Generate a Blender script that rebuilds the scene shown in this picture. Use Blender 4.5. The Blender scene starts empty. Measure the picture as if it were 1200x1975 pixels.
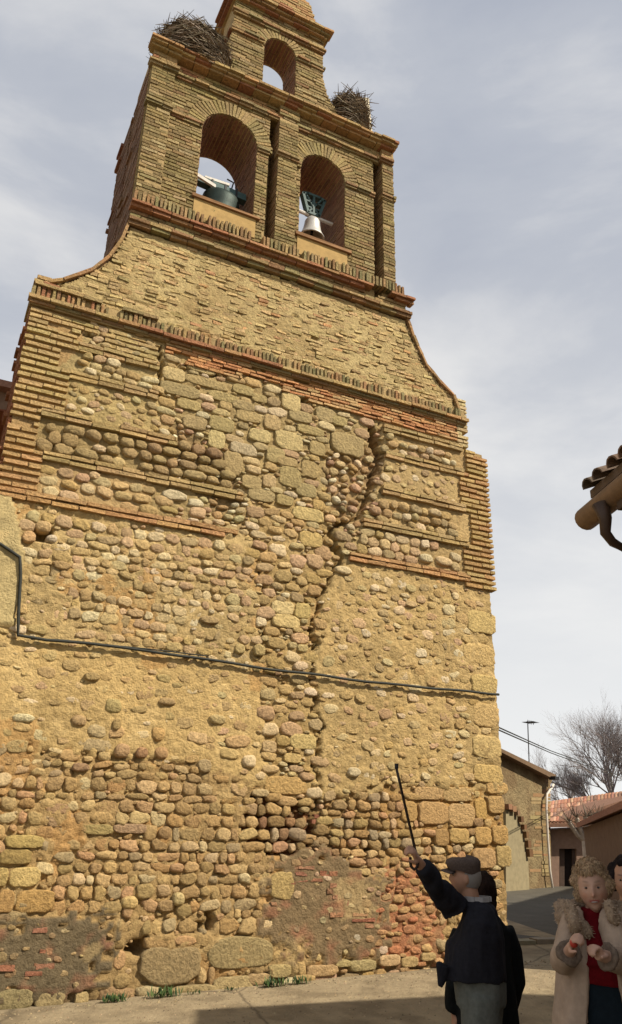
import bpy, bmesh, math, random
import numpy as np
from mathutils import Vector, Matrix, noise
random.seed(7); np.random.seed(7)
RNG = random.Random(11)
PI = math.pi
scene = bpy.context.scene
col = scene.collection

# ------------------------------------------------------------------ camera
F_PX, W_PX, H_PX = 1500.0, 1200.0, 1975.0
YAW, PITCH, ROLL = math.radians(26.0), math.radians(22.19), math.radians(1.32)
CAM = Vector((0.0, -8.6, 1.6))
_fw = Vector((math.sin(YAW)*math.cos(PITCH), math.cos(YAW)*math.cos(PITCH), math.sin(PITCH)))
_r0 = Vector((math.cos(YAW), -math.sin(YAW), 0)); _u0 = _r0.cross(_fw)
_r = _r0*math.cos(ROLL)+_u0*math.sin(ROLL); _u = -_r0*math.sin(ROLL)+_u0*math.cos(ROLL)
cd = bpy.data.cameras.new('camera'); cam = bpy.data.objects.new('camera', cd); col.objects.link(cam)
cam.matrix_world = Matrix(((_r.x,_u.x,-_fw.x,CAM.x),(_r.y,_u.y,-_fw.y,CAM.y),(_r.z,_u.z,-_fw.z,CAM.z),(0,0,0,1)))
cd.sensor_fit = 'VERTICAL'; cd.sensor_height = 24; cd.sensor_width = 24*W_PX/H_PX
cd.lens = F_PX/H_PX*24; cd.clip_start = 0.05; cd.clip_end = 3000
scene.camera = cam

# ------------------------------------------------------------------ sky, sun, exposure
SUN_AZ, SUN_EL = 40.0, 44.0        # degrees right of the wall's own normal, and above the horizon
sdir = Vector((math.sin(math.radians(SUN_AZ))*math.cos(math.radians(SUN_EL)),
               -math.cos(math.radians(SUN_AZ))*math.cos(math.radians(SUN_EL)), math.sin(math.radians(SUN_EL))))
sl = bpy.data.lights.new('sun', 'SUN'); sl.energy = 5.0; sl.angle = math.radians(0.6); sl.color = (1.0, 0.885, 0.72)
sun = bpy.data.objects.new('sun', sl); col.objects.link(sun)
sun.rotation_euler = sdir.to_track_quat('Z', 'Y').to_euler(); sun.location = (20, -30, 30)
world = bpy.data.worlds.new('World'); scene.world = world; world.use_nodes = True
wn, wl = world.node_tree.nodes, world.node_tree.links
wn.clear()
wo = wn.new('ShaderNodeOutputWorld'); bg = wn.new('ShaderNodeBackground'); bg.inputs[1].default_value = 0.1
wl.new(bg.outputs[0], wo.inputs[0])
sky = wn.new('ShaderNodeTexSky'); sky.sky_type = 'NISHITA'; sky.sun_disc = False
sky.sun_elevation = math.radians(SUN_EL); sky.sun_rotation = math.radians(180-SUN_AZ)
tc = wn.new('ShaderNodeTexCoord'); mp = wn.new('ShaderNodeMapping'); mp.inputs['Scale'].default_value = (1.0, 1.0, 2.4)
mp.inputs['Rotation'].default_value = (0.0, 0.12, 0.4); mp.inputs['Location'].default_value = (0.35, 0.1, 0.2)
wl.new(tc.outputs['Generated'], mp.inputs[0])
n1 = wn.new('ShaderNodeTexNoise'); n1.inputs['Scale'].default_value = 2.3; n1.inputs['Detail'].default_value = 8; n1.inputs['Roughness'].default_value = 0.56
n1.inputs['Distortion'].default_value = 0.25
wl.new(mp.outputs[0], n1.inputs['Vector'])
cr = wn.new('ShaderNodeValToRGB'); e = cr.color_ramp.elements
e[0].position = 0.30; e[0].color = (3.5, 3.75, 4.35, 1); e[1].position = 0.64; e[1].color = (6.0, 6.0, 6.05, 1)
m_ = cr.color_ramp.elements.new(0.48); m_.color = (4.2, 4.4, 4.85, 1)
wl.new(n1.outputs['Fac'], cr.inputs[0])
sep = wn.new('ShaderNodeSeparateXYZ'); wl.new(tc.outputs['Generated'], sep.inputs[0])
hr = wn.new('ShaderNodeValToRGB'); e = hr.color_ramp.elements      # cloud layer pales towards the horizon
e[0].position = 0.02; e[0].color = (1, 1, 1, 1); e[1].position = 0.60; e[1].color = (0, 0, 0, 1)
wl.new(sep.outputs['Z'], hr.inputs[0])
mh = wn.new('ShaderNodeMixRGB'); mh.inputs[2].default_value = (7.4, 7.4, 7.3, 1)
wl.new(hr.outputs[0], mh.inputs[0]); wl.new(cr.outputs[0], mh.inputs[1])
n2 = wn.new('ShaderNodeTexNoise'); n2.inputs['Scale'].default_value = 1.1; n2.inputs['Detail'].default_value = 4
wl.new(mp.outputs[0], n2.inputs['Vector'])
mr = wn.new('ShaderNodeMapRange'); mr.inputs[1].default_value = 0.35; mr.inputs[2].default_value = 0.62; mr.inputs[3].default_value = 0.86; mr.inputs[4].default_value = 0.98
wl.new(n2.outputs['Fac'], mr.inputs[0])
mx = wn.new('ShaderNodeMixRGB'); wl.new(mr.outputs[0], mx.inputs[0]); wl.new(sky.outputs[0], mx.inputs[1]); wl.new(mh.outputs[0], mx.inputs[2])
wl.new(mx.outputs[0], bg.inputs[0])
scene.view_settings.view_transform = 'Standard'; scene.view_settings.look = 'None'
scene.view_settings.gamma = 1; scene.view_settings.use_curve_mapping = False
scene.view_settings.exposure = 0.34

# ------------------------------------------------------------------ helpers
def ray(x, y): return ((x-600)*_r-(y-987.5)*_u+F_PX*_fw).normalized()
def onwall(x, y, Y=0.0):
    """a point of the plane y=Y (the church front is y=0)"""
    w = ray(x, y); return CAM+w*((Y-CAM.y)/w.y)
def P(x, y): p = onwall(x, y); return (p.x, p.z)
def at(x, y, d):
    """a point at horizontal distance d from the photographer"""
    w = ray(x, y); return CAM+w*(d/math.hypot(w.x, w.y))
def onground(x, y, z=0.0):
    w = ray(x, y); return CAM+w*((z-CAM.z)/w.z)
def lin(c):
    c /= 255.0
    return c/12.92 if c <= 0.04045 else ((c+0.055)/1.055)**2.4
KALB = 0.80
def pc(r, g, b, k=1.0):
    """albedo of a thing whose sunlit face shows this colour"""
    return (min(.85, lin(r)*KALB*k), min(.85, lin(g)*KALB*k/0.965), min(.85, lin(b)*KALB*k/0.87))
def mixc(a, b, t): return tuple(a[i]*(1-t)+b[i]*t for i in range(3))
def vary(c, rng, s=0.12, h=0.05):
    k = 1+rng.uniform(-s, s); return tuple(max(.005, c[i]*k*(1+rng.uniform(-h, h))) for i in range(3))
def ns(x, y, z=0.0): return noise.noise(Vector((x, y, z)))
def fbm(x, y, z=0.0, o=4):
    s, a, t = 0, .5, 0
    for i in range(o): s += a*ns(x, y, z); x *= 2.03; y *= 2.03; z += 7.1; t += a; a *= .5
    return s/t

def new_mat(name, base=None, rough=0.9, attr=False, noise_scale=14.0, noise_amt=0.25, bump=0.3, bump_scale=60.0, metallic=0.0, bump_dist=0.01, mid=None, spec=0.3):
    m = bpy.data.materials.new(name); m.use_nodes = True
    nt = m.node_tree; N, L = nt.nodes, nt.links
    b = N['Principled BSDF']; b.inputs['Roughness'].default_value = rough; b.inputs['Metallic'].default_value = metallic
    b.inputs['Specular IOR Level'].default_value = spec
    t = N.new('ShaderNodeTexCoord')
    if attr:
        a = N.new('ShaderNodeAttribute'); a.attribute_name = 'Col'; src = a.outputs['Color']
    else:
        a = N.new('ShaderNodeRGB'); a.outputs[0].default_value = (*base, 1); src = a.outputs[0]
    nz = N.new('ShaderNodeTexNoise'); nz.inputs['Scale'].default_value = noise_scale; nz.inputs['Detail'].default_value = 8; nz.inputs['Roughness'].default_value = .65
    L.new(t.outputs['Object'], nz.inputs['Vector'])
    r = N.new('ShaderNodeMapRange'); r.inputs[1].default_value = .25; r.inputs[2].default_value = .75
    r.inputs[3].default_value = 1-noise_amt; r.inputs[4].default_value = 1+noise_amt
    L.new(nz.outputs['Fac'], r.inputs[0])
    mu = N.new('ShaderNodeVectorMath'); mu.operation = 'SCALE'; L.new(src, mu.inputs[0]); L.new(r.outputs[0], mu.inputs['Scale'])
    out = mu.outputs[0]
    if mid:   # blotches of a second colour
        n3 = N.new('ShaderNodeTexNoise'); n3.inputs['Scale'].default_value = mid[1]; n3.inputs['Detail'].default_value = 6
        L.new(t.outputs['Object'], n3.inputs['Vector'])
        rr = N.new('ShaderNodeMapRange'); rr.inputs[1].default_value = mid[2]; rr.inputs[2].default_value = mid[2]+.14; rr.inputs[4].default_value = mid[3]
        L.new(n3.outputs['Fac'], rr.inputs[0])
        mm = N.new('ShaderNodeMixRGB'); mm.inputs[2].default_value = (*mid[0], 1); L.new(rr.outputs[0], mm.inputs[0]); L.new(out, mm.inputs[1]); out = mm.outputs[0]
    L.new(out, b.inputs['Base Color'])
    nb = N.new('ShaderNodeTexNoise'); nb.inputs['Scale'].default_value = bump_scale; nb.inputs['Detail'].default_value = 6; nb.inputs['Roughness'].default_value = .7
    L.new(t.outputs['Object'], nb.inputs['Vector'])
    bp = N.new('ShaderNodeBump'); bp.inputs['Strength'].default_value = bump; bp.inputs['Distance'].default_value = bump_dist
    L.new(nb.outputs['Fac'], bp.inputs['Height']); L.new(bp.outputs[0], b.inputs['Normal'])
    return m

M_MASON = new_mat('masonry', attr=True, noise_scale=30, noise_amt=.42, bump=1.0, bump_scale=30, bump_dist=.035)
M_MORTAR = new_mat('mortar', attr=True, noise_scale=14, noise_amt=.34, bump=1.0, bump_scale=30, bump_dist=.035)
M_CORE = new_mat('lime_mortar', pc(176, 150, 100), noise_scale=6, noise_amt=.3, bump=.9, bump_scale=40, bump_dist=.02)
M_PLAIN = new_mat('plain_surface', attr=True, noise_scale=8, noise_amt=.22, bump=.4, bump_scale=50)
M_IRON = new_mat('dark_iron', (.03, .03, .032), rough=.6, metallic=.4, noise_amt=.2)
M_BRONZE = new_mat('weathered_bronze', (.022, .036, .032), rough=.55, metallic=.5, noise_amt=.35, noise_scale=10)
M_SILVER = new_mat('pale_bell_metal', (.5, .5, .48), rough=.45, metallic=.35, noise_amt=.2)
M_TEAL = new_mat('painted_yoke', (.05, .10, .10), rough=.6, noise_amt=.3)
M_WHITEW = new_mat('whitewashed_wood', (.62, .6, .55), rough=.8, noise_amt=.2)
M_TWIG = new_mat('twigs', attr=True, noise_amt=.2, bump=.2)
M_CABLE = new_mat('rubber_cable', (.03, .032, .026), rough=.7, noise_amt=.2)

def mesh_obj(name, verts, faces, mat, parent=None, colors=None, smooth=True, kind=None, fcol=None):
    me = bpy.data.meshes.new(name); me.from_pydata(verts, [], faces)
    me.materials.append(mat)
    if smooth: me.polygons.foreach_set('use_smooth', [True]*len(me.polygons))
    if fcol is not None:       # one colour per vertex
        ca = me.color_attributes.new('Col', 'FLOAT_COLOR', 'POINT')
        ca.data.foreach_set('color', np.asarray([(*c, 1.0) for c in fcol], dtype=np.float32).ravel())
    o = bpy.data.objects.new(name, me); col.objects.link(o)
    if parent: o.parent = parent
    if kind: o['kind'] = kind
    return o
def tag(o, label=None, cat=None, group=None, kind=None):
    if label: o['label'] = label
    if cat: o['category'] = cat
    if group: o['group'] = group
    if kind: o['kind'] = kind
    return o
def empty(name, loc, label, cat, group=None):
    o = bpy.data.objects.new(name, None); col.objects.link(o); o.location = loc; o.empty_display_size = .2
    tag(o, label, cat, group); ROOTLOC[o.name] = Vector(loc); return o
ROOTLOC = {}

class MB:
    """collects shapes given in world coordinates; build() links one mesh (relative to its root)"""
    def __init__(s): s.v, s.f, s.c = [], [], []
    def add(s, v, f, c=(.5, .5, .5)):
        n = len(s.v); s.v += [tuple(p) for p in v]; s.f += [tuple(i+n for i in q) for q in f]
        s.c += ([c]*len(v) if isinstance(c[0], (int, float)) else list(c)); return s
    def box(s, a, b, c=(.5, .5, .5), j=0.0, rng=RNG):
        (x0, y0, z0), (x1, y1, z1) = a, b
        v = [(x, y, z) for x in (x0, x1) for y in (y0, y1) for z in (z0, z1)]
        if j: v = [tuple(k+rng.uniform(-j, j) for k in p) for p in v]
        return s.add(v, [(0, 1, 3, 2), (4, 6, 7, 5), (0, 4, 5, 1), (2, 3, 7, 6), (0, 2, 6, 4), (1, 5, 7, 3)], c)
    def obox(s, cen, ax, ay, az, c=(.5, .5, .5)):
        v = [cen+ax*i+ay*j+az*k for i in (-1, 1) for j in (-1, 1) for k in (-1, 1)]
        return s.add(v, [(0, 1, 3, 2), (4, 6, 7, 5), (0, 4, 5, 1), (2, 3, 7, 6), (0, 2, 6, 4), (1, 5, 7, 3)], c)
    def prism(s, poly, y0, y1, c=(.5, .5, .5)):
        """poly of (x, z), extruded along y"""
        n = len(poly); v = [(p[0], y0, p[1]) for p in poly]+[(p[0], y1, p[1]) for p in poly]
        f = [tuple(range(n)), tuple(range(2*n-1, n-1, -1))]+[(i, i+n, (i+1) % n+n, (i+1) % n) for i in range(n)]
        return s.add(v, f, c)
    def tube(s, pts, rad, k=8, c=(.5, .5, .5), cap=True):
        pts = [Vector(p) for p in pts]; n = len(pts)
        if isinstance(rad, (int, float)): rad = [rad]*n
        base = len(s.v); up = Vector((0, 0, 1)); prev = None
        V, Fc = [], []
        for i, p in enumerate(pts):
            t = (pts[min(i+1, n-1)]-pts[max(i-1, 0)]); t = t.normalized() if t.length > 1e-9 else Vector((0, 0, 1))
            if prev is None: a = t.orthogonal().normalized()
            else:
                a = prev-t*prev.dot(t); a = a.normalized() if a.length > 1e-6 else t.orthogonal().normalized()
            prev = a; b = t.cross(a)
            for q in range(k): th = 2*PI*q/k; V.append(p+(a*math.cos(th)+b*math.sin(th))*rad[i])
        for i in range(n-1):
            for q in range(k): Fc.append((i*k+q, i*k+(q+1) % k, (i+1)*k+(q+1) % k, (i+1)*k+q))
        if cap: Fc += [tuple(range(k-1, -1, -1)), tuple((n-1)*k+q for q in range(k))]
        return s.add(V, Fc, c)
    def lathe(s, cen, prof, k=28, c=(.5, .5, .5), mat=None):
        V, Fc = [], []
        for (r_, z_) in prof:
            for q in range(k):
                p = Vector((r_*math.cos(2*PI*q/k), r_*math.sin(2*PI*q/k), z_))
                if mat: p = mat @ p
                V.append(Vector(cen)+p)
        for i in range(len(prof)-1):
            for q in range(k): Fc.append((i*k+q, i*k+(q+1) % k, (i+1)*k+(q+1) % k, (i+1)*k+q))
        return s.add(V, Fc, c)
    def build(s, name, mat, parent=None, smooth=False, kind=None):
        off = ROOTLOC.get(parent.name, Vector((0, 0, 0))) if parent else Vector((0, 0, 0))
        if parent and parent.name not in ROOTLOC: off = OFFS.get(parent.name, Vector((0, 0, 0)))
        v = [(p[0]-off.x, p[1]-off.y, p[2]-off.z) for p in s.v]
        o = mesh_obj(name, v, s.f, mat, parent, smooth=smooth, kind=kind, fcol=s.c)
        OFFS[o.name] = off
        return o
OFFS = {}

# ------------------------------------------------------------------ ground
def ground_z(x, y):
    t = min(1, max(0, (y+4.2)/3.4)); t = t*t*(3-2*t)
    near = -0.16
    far = 0.023*min(max(x, 0), 9)
    return near*(1-t)+far*t
def build_ground():
    xs = sorted(set([-400, -150, -60, -25]+[round(-12+.5*i, 3) for i in range(73)]+[30, 40, 60, 100, 200, 500]))
    ys = sorted(set([-300, -100, -40, -20]+[round(-12+.35*i, 3) for i in range(70)]+[16, 22, 30, 45, 80, 160, 400, 900]))
    v = [(x, y, ground_z(x, y)-(0 if y < 30 else 0)) for y in ys for x in xs]
    n = len(xs); f = [(j*n+i, j*n+i+1, (j+1)*n+i+1, (j+1)*n+i) for j in range(len(ys)-1) for i in range(n-1)]
    m = new_mat('worn_concrete_paving', pc(164, 146, 112), noise_scale=5, noise_amt=.24, bump=1.0, bump_scale=16, bump_dist=.03, mid=(pc(128, 112, 84), 2.2, .48, .7))
    nt = m.node_tree; N, L = nt.nodes, nt.links; B = N['Principled BSDF']
    tcg = N.new('ShaderNodeTexCoord'); vo = N.new('ShaderNodeTexVoronoi'); vo.feature = 'DISTANCE_TO_EDGE'; vo.inputs['Scale'].default_value = .55
    nw = N.new('ShaderNodeTexNoise'); nw.inputs['Scale'].default_value = 3; nw.inputs['Detail'].default_value = 5; L.new(tcg.outputs['Object'], nw.inputs['Vector'])
    ad = N.new('ShaderNodeMixRGB'); ad.inputs[0].default_value = .12; L.new(tcg.outputs['Object'], ad.inputs[1]); L.new(nw.outputs['Color'], ad.inputs[2]); L.new(ad.outputs[0], vo.inputs['Vector'])
    rr = N.new('ShaderNodeMapRange'); rr.inputs[1].default_value = 0; rr.inputs[2].default_value = .012; rr.inputs[3].default_value = .75; rr.inputs[4].default_value = 0; L.new(vo.outputs['Distance'], rr.inputs[0])
    src = B.inputs['Base Color'].links[0].from_socket; mm = N.new('ShaderNodeMixRGB'); mm.inputs[2].default_value = (.09, .07, .045, 1); L.new(rr.outputs[0], mm.inputs[0]); L.new(src, mm.inputs[1]); L.new(mm.outputs[0], B.inputs['Base Color'])
    o = mesh_obj('ground', v, f, m, smooth=True); o['kind'] = 'structure'; o['label'] = 'pale worn concrete ground in front of the church wall'
    # asphalt of the street running off to the right, one sheet above
    pts = [(8.3, 1.55), (9.6, 1.25), (13.5, .6), (26, 6), (40, 30), (14.2, 13), (8.0, 2.6)]
    bm = bmesh.new()
    q = [bm.verts.new((x, y, ground_z(x, y)+.006)) for x, y in pts]; bm.faces.new(q)
    me = bpy.data.meshes.new('road'); bm.to_mesh(me); bm.free()
    me.materials.append(new_mat('asphalt', (.085, .078, .062), noise_scale=3, noise_amt=.25, bump=.6, bump_scale=90))
    r = bpy.data.objects.new('road', me); col.objects.link(r); r['kind'] = 'structure'; r['label'] = 'dark asphalt street in shade beyond the church corner'
    mb = MB()   # flat kerb between the paving and the asphalt
    a, b = Vector((7.7, 1.15, .0)), Vector((11.5, .45, 0)); d = (b-a).normalized(); nrm = Vector((-d.y, d.x, 0))
    for i in range(6):
        c0 = a+d*(.3+.62*i); c0.z = ground_z(c0.x, c0.y)+.02
        k = MB(); k.obox(c0, d*.3, nrm*.11, Vector((0, 0, .035)), vary(pc(150, 140, 115), RNG))
        o = k.build('kerb_stone', M_PLAIN); o['kind'] = 'structure'; o['label'] = 'kerb stone at the edge of the asphalt street'
build_ground()

# ------------------------------------------------------------------ the bell wall
church = empty('church', (3.6, 0, 0), 'tall ochre brick and rubble church wall with three bell arches', 'church')
PIECES = {}
def scale_at(u, z):
    return F_PX/max(1.0, (Vector((u, 0, z))-CAM).dot(_fw))
def inframe(u, z):
    d = Vector((u, 0, z))-CAM; k = d.dot(_fw)
    x, y = 600+F_PX*d.dot(_r)/k, 987.5-F_PX*d.dot(_u)/k
    return -5 < x < 1205 and -5 < y < 1980
def piece(kind, v, f, c, u, z, area, smooth, cols=None):
    s = scale_at(u, z); PIECES.setdefault(kind, []).append((area*s*s if inframe(u, z) else 0, v, f, cols or [c]*len(v), smooth))

def lump(kind, u, z, a, b, h, c, w0=0.0, n=2.3, rot=0.0, jit=.09, flat=0.0, k=12, rng=RNG, embed=.05):
    """a stone with its face outwards: a, b half sizes, h its rise above w0, n squareness"""
    cs, sn = math.cos(rot), math.sin(rot)
    ph = [rng.uniform(0, 6.28) for _ in range(3)]
    if flat < .5: flat = rng.choice((0, .2, .5, .8)) if flat == 0 else flat; k = rng.choice((8, 9, 11, 13)) if k == 12 else k
    ang = [rng.uniform(-.055, .055) for _ in range(k)]
    rings = [(1.0, -embed), (.985, h*.25), (.90, h*(.62+.3*flat)), (.70, h*(.88+.12*flat)), (.38, h)]
    if flat == 1.0 or flat > .85: rings = [(1.0, -embed), (1.0, h*.55), (.955, h*.9), (.86, h), (.42, h*1.02)]
    tilt = (rng.uniform(-.18, .18)*h/max(a, .02), rng.uniform(-.18, .18)*h/max(b, .02))
    V, Fc = [], []
    off = rng.uniform(0, PI)
    for (rr, ww) in rings:
        for q in range(k):
            th = 2*PI*(q+.5)/k if n > 3.5 else 2*PI*q/k+off/k
            ct, st = math.cos(th), math.sin(th)
            R = (abs(ct)**n+abs(st)**n)**(-1/n)
            R *= 1+jit*(.6*math.sin(2*th+ph[0])+.5*math.sin(3*th+ph[1])+.35*math.sin(5*th+ph[2]))
            R *= 1+ang[q]
            x, y = a*R*ct*rr, b*R*st*rr
            w = w0+ww+(tilt[0]*x+tilt[1]*y)*(1 if ww > 0 else 0)+(rng.uniform(-.09, .09)*h if ww > 0 else 0)
            V.append((u+x*cs-y*sn, -w, z+x*sn+y*cs))
    V.append((u, -(w0+h*(1.0+.06*rng.random())), z))
    for i in range(len(rings)-1):
        for q in range(k): Fc.append((i*k+q, i*k+(q+1) % k, (i+1)*k+(q+1) % k, (i+1)*k+q))
    b0 = (len(rings)-1)*k
    for q in range(k): Fc.append((b0+q, b0+(q+1) % k, len(V)-1))
    zz = zat(u, z)
    if zz: c = mixc(c, ZN[zz]['m'], .3 if kind == 'stone_block' else (.42 if ZN[zz]['off'] > -.026 else .24))
    cc = []
    for q in V:
        t = 1+.16*ns(q[0]*30, q[2]*30, 3)+rng.uniform(-.05, .05); cc.append(tuple(x*t for x in c))
    piece(kind, V, Fc, c, u, z, 4*a*b, True, cc)

def brick(u0, u1, z0, z1, wb, wf, c, kind='brick', j=.004, rng=RNG):
    """brick between u0-u1, z0-z1, from depth wb out to wf"""
    y0, y1 = -wf, -wb
    v = [(x, y, z) for x in (u0, u1) for y in (y0, y1) for z in (z0, z1)]
    v = [tuple(k+rng.uniform(-j, j) for k in p) for p in v]
    f = [(0, 1, 3, 2), (4, 6, 7, 5), (0, 4, 5, 1), (2, 3, 7, 6), (0, 2, 6, 4), (1, 5, 7, 3)]
    piece(kind, v, f, c, (u0+u1)/2, (z0+z1)/2, (u1-u0)*(z1-z0), False)

def rows(z0, z1, pitch, ht, intervals, cfn, w0=0.0, proud=.012, length=.27, miss=.02, jw=.006, kind='brick', back=.06, rng=RNG, sag=0.0, j=.004):
    z = z0; r_ = 0
    while z+ht <= z1+.001:
        for (a, b) in intervals(z+ht/2):
            u = a-(.5*length*(r_ % 2)) + rng.uniform(-.03, .03)
            while u < b:
                L = length*rng.uniform(.86, 1.1); e0, e1 = max(a, u), min(b, u+L-.012)
                if e1-e0 > .035 and rng.random() > miss:
                    pr = w0+proud+rng.uniform(-jw, jw); dz = rng.uniform(-.003, .003)+sag*ns(e0*.8, z*.5, 3)
                    brick(e0, e1, z+dz, z+dz+ht*rng.uniform(.9, 1.06), w0-back, pr, cfn(e0, z, rng), kind, j)
                u += L
        z += pitch; r_ += 1

# --- palettes (sunlit colours of the photograph)
TAN, OLIVE, PALE = pc(190, 163, 106), pc(178, 154, 98), pc(210, 186, 130)
ORANGE, RED, DKRED = pc(204, 150, 94), pc(196, 128, 84), pc(150, 88, 60)
def c_tower(u, z, r):
    k = r.random(); c = TAN if k < .6 else (OLIVE if k < .86 else (PALE if k < .94 else pc(180, 144, 94)))
    if fbm(u*1.2, z*1.2, 5) > .16: c = mixc(c, pc(160, 146, 80), .4)
    return vary(tuple(x*.64 for x in c), r, .24, .04)
def c_scroll(u, z, r):
    k = r.random(); c = pc(200, 172, 116) if k < .7 else (pc(186, 158, 104) if k < .95 or z < 8.3 and u < 2 else pc(200, 154, 102))
    return vary(c, r, .22, .05)
def c_red(u, z, r):
    return vary([pc(182, 142, 92), pc(172, 120, 82), pc(180, 150, 98), pc(190, 148, 96), pc(186, 158, 104), pc(190, 160, 104)][r.randrange(6)], r, .13, .03)
def c_quoin(u, z, r):
    t = min(1, max(0, (6.6-z)/1.2)); return vary(mixc(pc(196, 168, 110), pc(200, 154, 100), t*(.4+.5*r.random())), r, .13, .04)
def c_quoinR(u, z, r): return vary(pc(196, 164, 104) if r.random() < .7 else pc(194, 152, 98), r, .13, .04)

# --- profile helpers
LC = [(9.16, 1.36), (8.85, 1.30), (8.5, 1.17), (8.21, .98), (8.05, .80), (7.93, .66), (7.84, .5), (7.72, .36)]
RC = [(9.16, 5.78), (8.83, 5.90), (8.37, 6.12), (8.13, 6.38), (7.96, 6.62), (7.72, 6.70)]
def interp(tab, z):
    tab = sorted(tab)
    if z <= tab[0][0]: return tab[0][1]
    for (a, ua), (b, ub) in zip(tab, tab[1:]):
        if z <= b: return ua+(ub-ua)*(z-a)/(b-a)
    return tab[-1][1]
TL, TR = 1.34, 5.57
ARCH = [(2.22, 3.12, 10.03, 11.40), (3.87, 4.68, 10.03, 11.40), (3.13, 3.72, 12.66, 13.72)]
def arch_half(A, z):     # half width of the opening at z (None when closed)
    u0, u1, s, t = A; r = (u1-u0)/2
    if z < s: return 0
    if z <= t: return r
    return math.sqrt(max(0, r*r-(z-t)**2)) if z < t+r else 0
def cut(ints, a, b):
    out = []
    for (x, y) in ints:
        if b <= x or a >= y: out.append((x, y)); continue
        if a > x: out.append((x, a))
        if b < y: out.append((b, y))
    return out
RING = .26
def tower_ints(z, ring=True):
    I = [(TL, TR)]
    for A in ARCH[:2]:
        c = (A[0]+A[1])/2
        if A[2]-.0 <= z <= A[3]: I = cut(I, A[0], A[1])
        elif z > A[3]:
            r = (A[1]-A[0])/2+(RING if ring else 0)
            if z < A[3]+r: h = math.sqrt(r*r-(z-A[3])**2); I = cut(I, c-h, c+h)
    return I
TOPL = [(12.55, 2.05), (12.8, 2.2), (13.05, 2.36), (13.3, 2.47), (13.6, 2.54), (13.75, 2.57), (15, 2.57)]
TOPR = [(12.55, 4.95), (12.7, 4.72), (12.95, 4.5), (13.2, 4.34), (13.5, 4.25), (13.75, 4.22), (15, 4.22)]
def top_ints(z, ring=True):
    I = [(interp(TOPL, z), interp(TOPR, z))]
    A = ARCH[2]; c = (A[0]+A[1])/2
    if A[2] <= z <= A[3]: I = cut(I, A[0], A[1])
    elif z > A[3]:
        r = (A[1]-A[0])/2+(.2 if ring else 0)
        if z < A[3]+r: h = math.sqrt(r*r-(z-A[3])**2); I = cut(I, c-h, c+h)
    return I

T_TOW, T_TOP, T_MAIN = 0.95, 0.55, 1.25   # thicknesses
core = MB()
cm = pc(150, 130, 90)
# core of the lower body
core.prism([(-1.6, 0-.4), (7.08, -.4), (7.12, 1.6), (7.12, 4.9), (-1.6, 4.95)], .40, T_MAIN, cm)
core.prism([(.34, 4.95), (7.12, 4.9), (7.17, 7.08), (6.86, 7.1), (6.80, 7.72), (.34, 7.70)], .40, T_MAIN, cm)
sc = [(u, z) for z, u in LC[::-1]]+[(1.36, 9.2), (5.78, 9.2)]+[(u, z) for z, u in RC[1:]]
core.prism(sc, .05, T_MAIN-.15, cm)
def arch_block(x0, x1, zb, zt, A, y0, y1):
    """masonry between x0..x1, zb..zt with the opening A left free"""
    u0, u1, s, t = A; r = (u1-u0)/2; c = (u0+u1)/2
    if s > zb: core.prism([(x0, zb), (x1, zb), (x1, s), (x0, s)], y0, y1, cm)
    core.prism([(x0, s), (u0, s), (u0, t), (x0, t)], y0, y1, cm)
    core.prism([(u1, s), (x1, s), (x1, t), (u1, t)], y0, y1, cm)
    n = 16
    for i in range(n):
        a0, a1 = PI-PI*i/n, PI-PI*(i+1)/n
        p0, p1 = (c+r*math.cos(a0), t+r*math.sin(a0)), (c+r*math.cos(a1), t+r*math.sin(a1))
        core.prism([p0, p1, (p1[0], zt), (p0[0], zt)], y0, y1, cm)
    core.prism([(x0, t), (u0, t), (u0, zt), (x0, zt)], y0, y1, cm)
    core.prism([(u1, t), (x1, t), (x1, zt), (u1, zt)], y0, y1, cm)
arch_block(TL, 3.31, 9.2, 12.2, ARCH[0], .012, T_TOW)
arch_block(3.45, 5.22, 9.2, 12.2, ARCH[1], .012, T_TOW)
core.prism([(5.36, 9.2), (TR-.01, 9.2), (TR-.01, 12.2), (5.36, 12.2)], .012, T_TOW, cm)
for ga_, gb_ in ((3.31, 3.45), (5.22, 5.36)): core.prism([(ga_, 9.2), (gb_, 9.2), (gb_, 12.2), (ga_, 12.2)], .30, T_TOW, cm)
core.prism([(TL+.02, 12.2), (TR-.01, 12.2), (TR-.01, 12.55), (TL+.02, 12.55)], .012, T_TOW, cm)
A = ARCH[2]
arch_block(2.57, 4.22, 12.55, 14.7, A, .012, T_TOP)
for tab, sgn in ((TOPL, 2.57), (TOPR, 4.22)):
    pts = [(u, z) for z, u in tab[:-1]]; core.prism(pts+[(sgn, 12.55)], .012, T_TOP, cm)
pd = [(3.40+.66*math.cos(a), 14.86+.72*math.sin(a)) for a in [PI*i/14 for i in range(15)]]
core.prism(pd, .03, .62, cm)
# deep left pier behind the tower front and the nave seen in slivers past the left corner
core.prism([(TL-.02, 9.0), (1.75, 9.0), (1.75, 12.1), (TL+.04, 12.1)], T_TOW, 1.85, pc(150, 112, 78))
core.prism([(.98, 7.7), (1.5, 7.7), (1.5, 9.0), (TL-.02, 9.0), (1.2, 8.5)], T_MAIN-.15, 2.2, pc(150, 112, 78))
core.build('wall_core', M_CORE, church)
nave = MB()
nave.prism([(.36, -.3), (7.0, -.3), (7.0, 6.6), (.36, 6.6)], T_MAIN, 13.0, pc(150, 120, 82))
nave.prism([(.1, 6.6), (7.2, 6.6), (3.7, 7.1)], T_MAIN+.02, 13.3, pc(140, 84, 58))
nave.build('nave', M_PLAIN, church)

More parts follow.
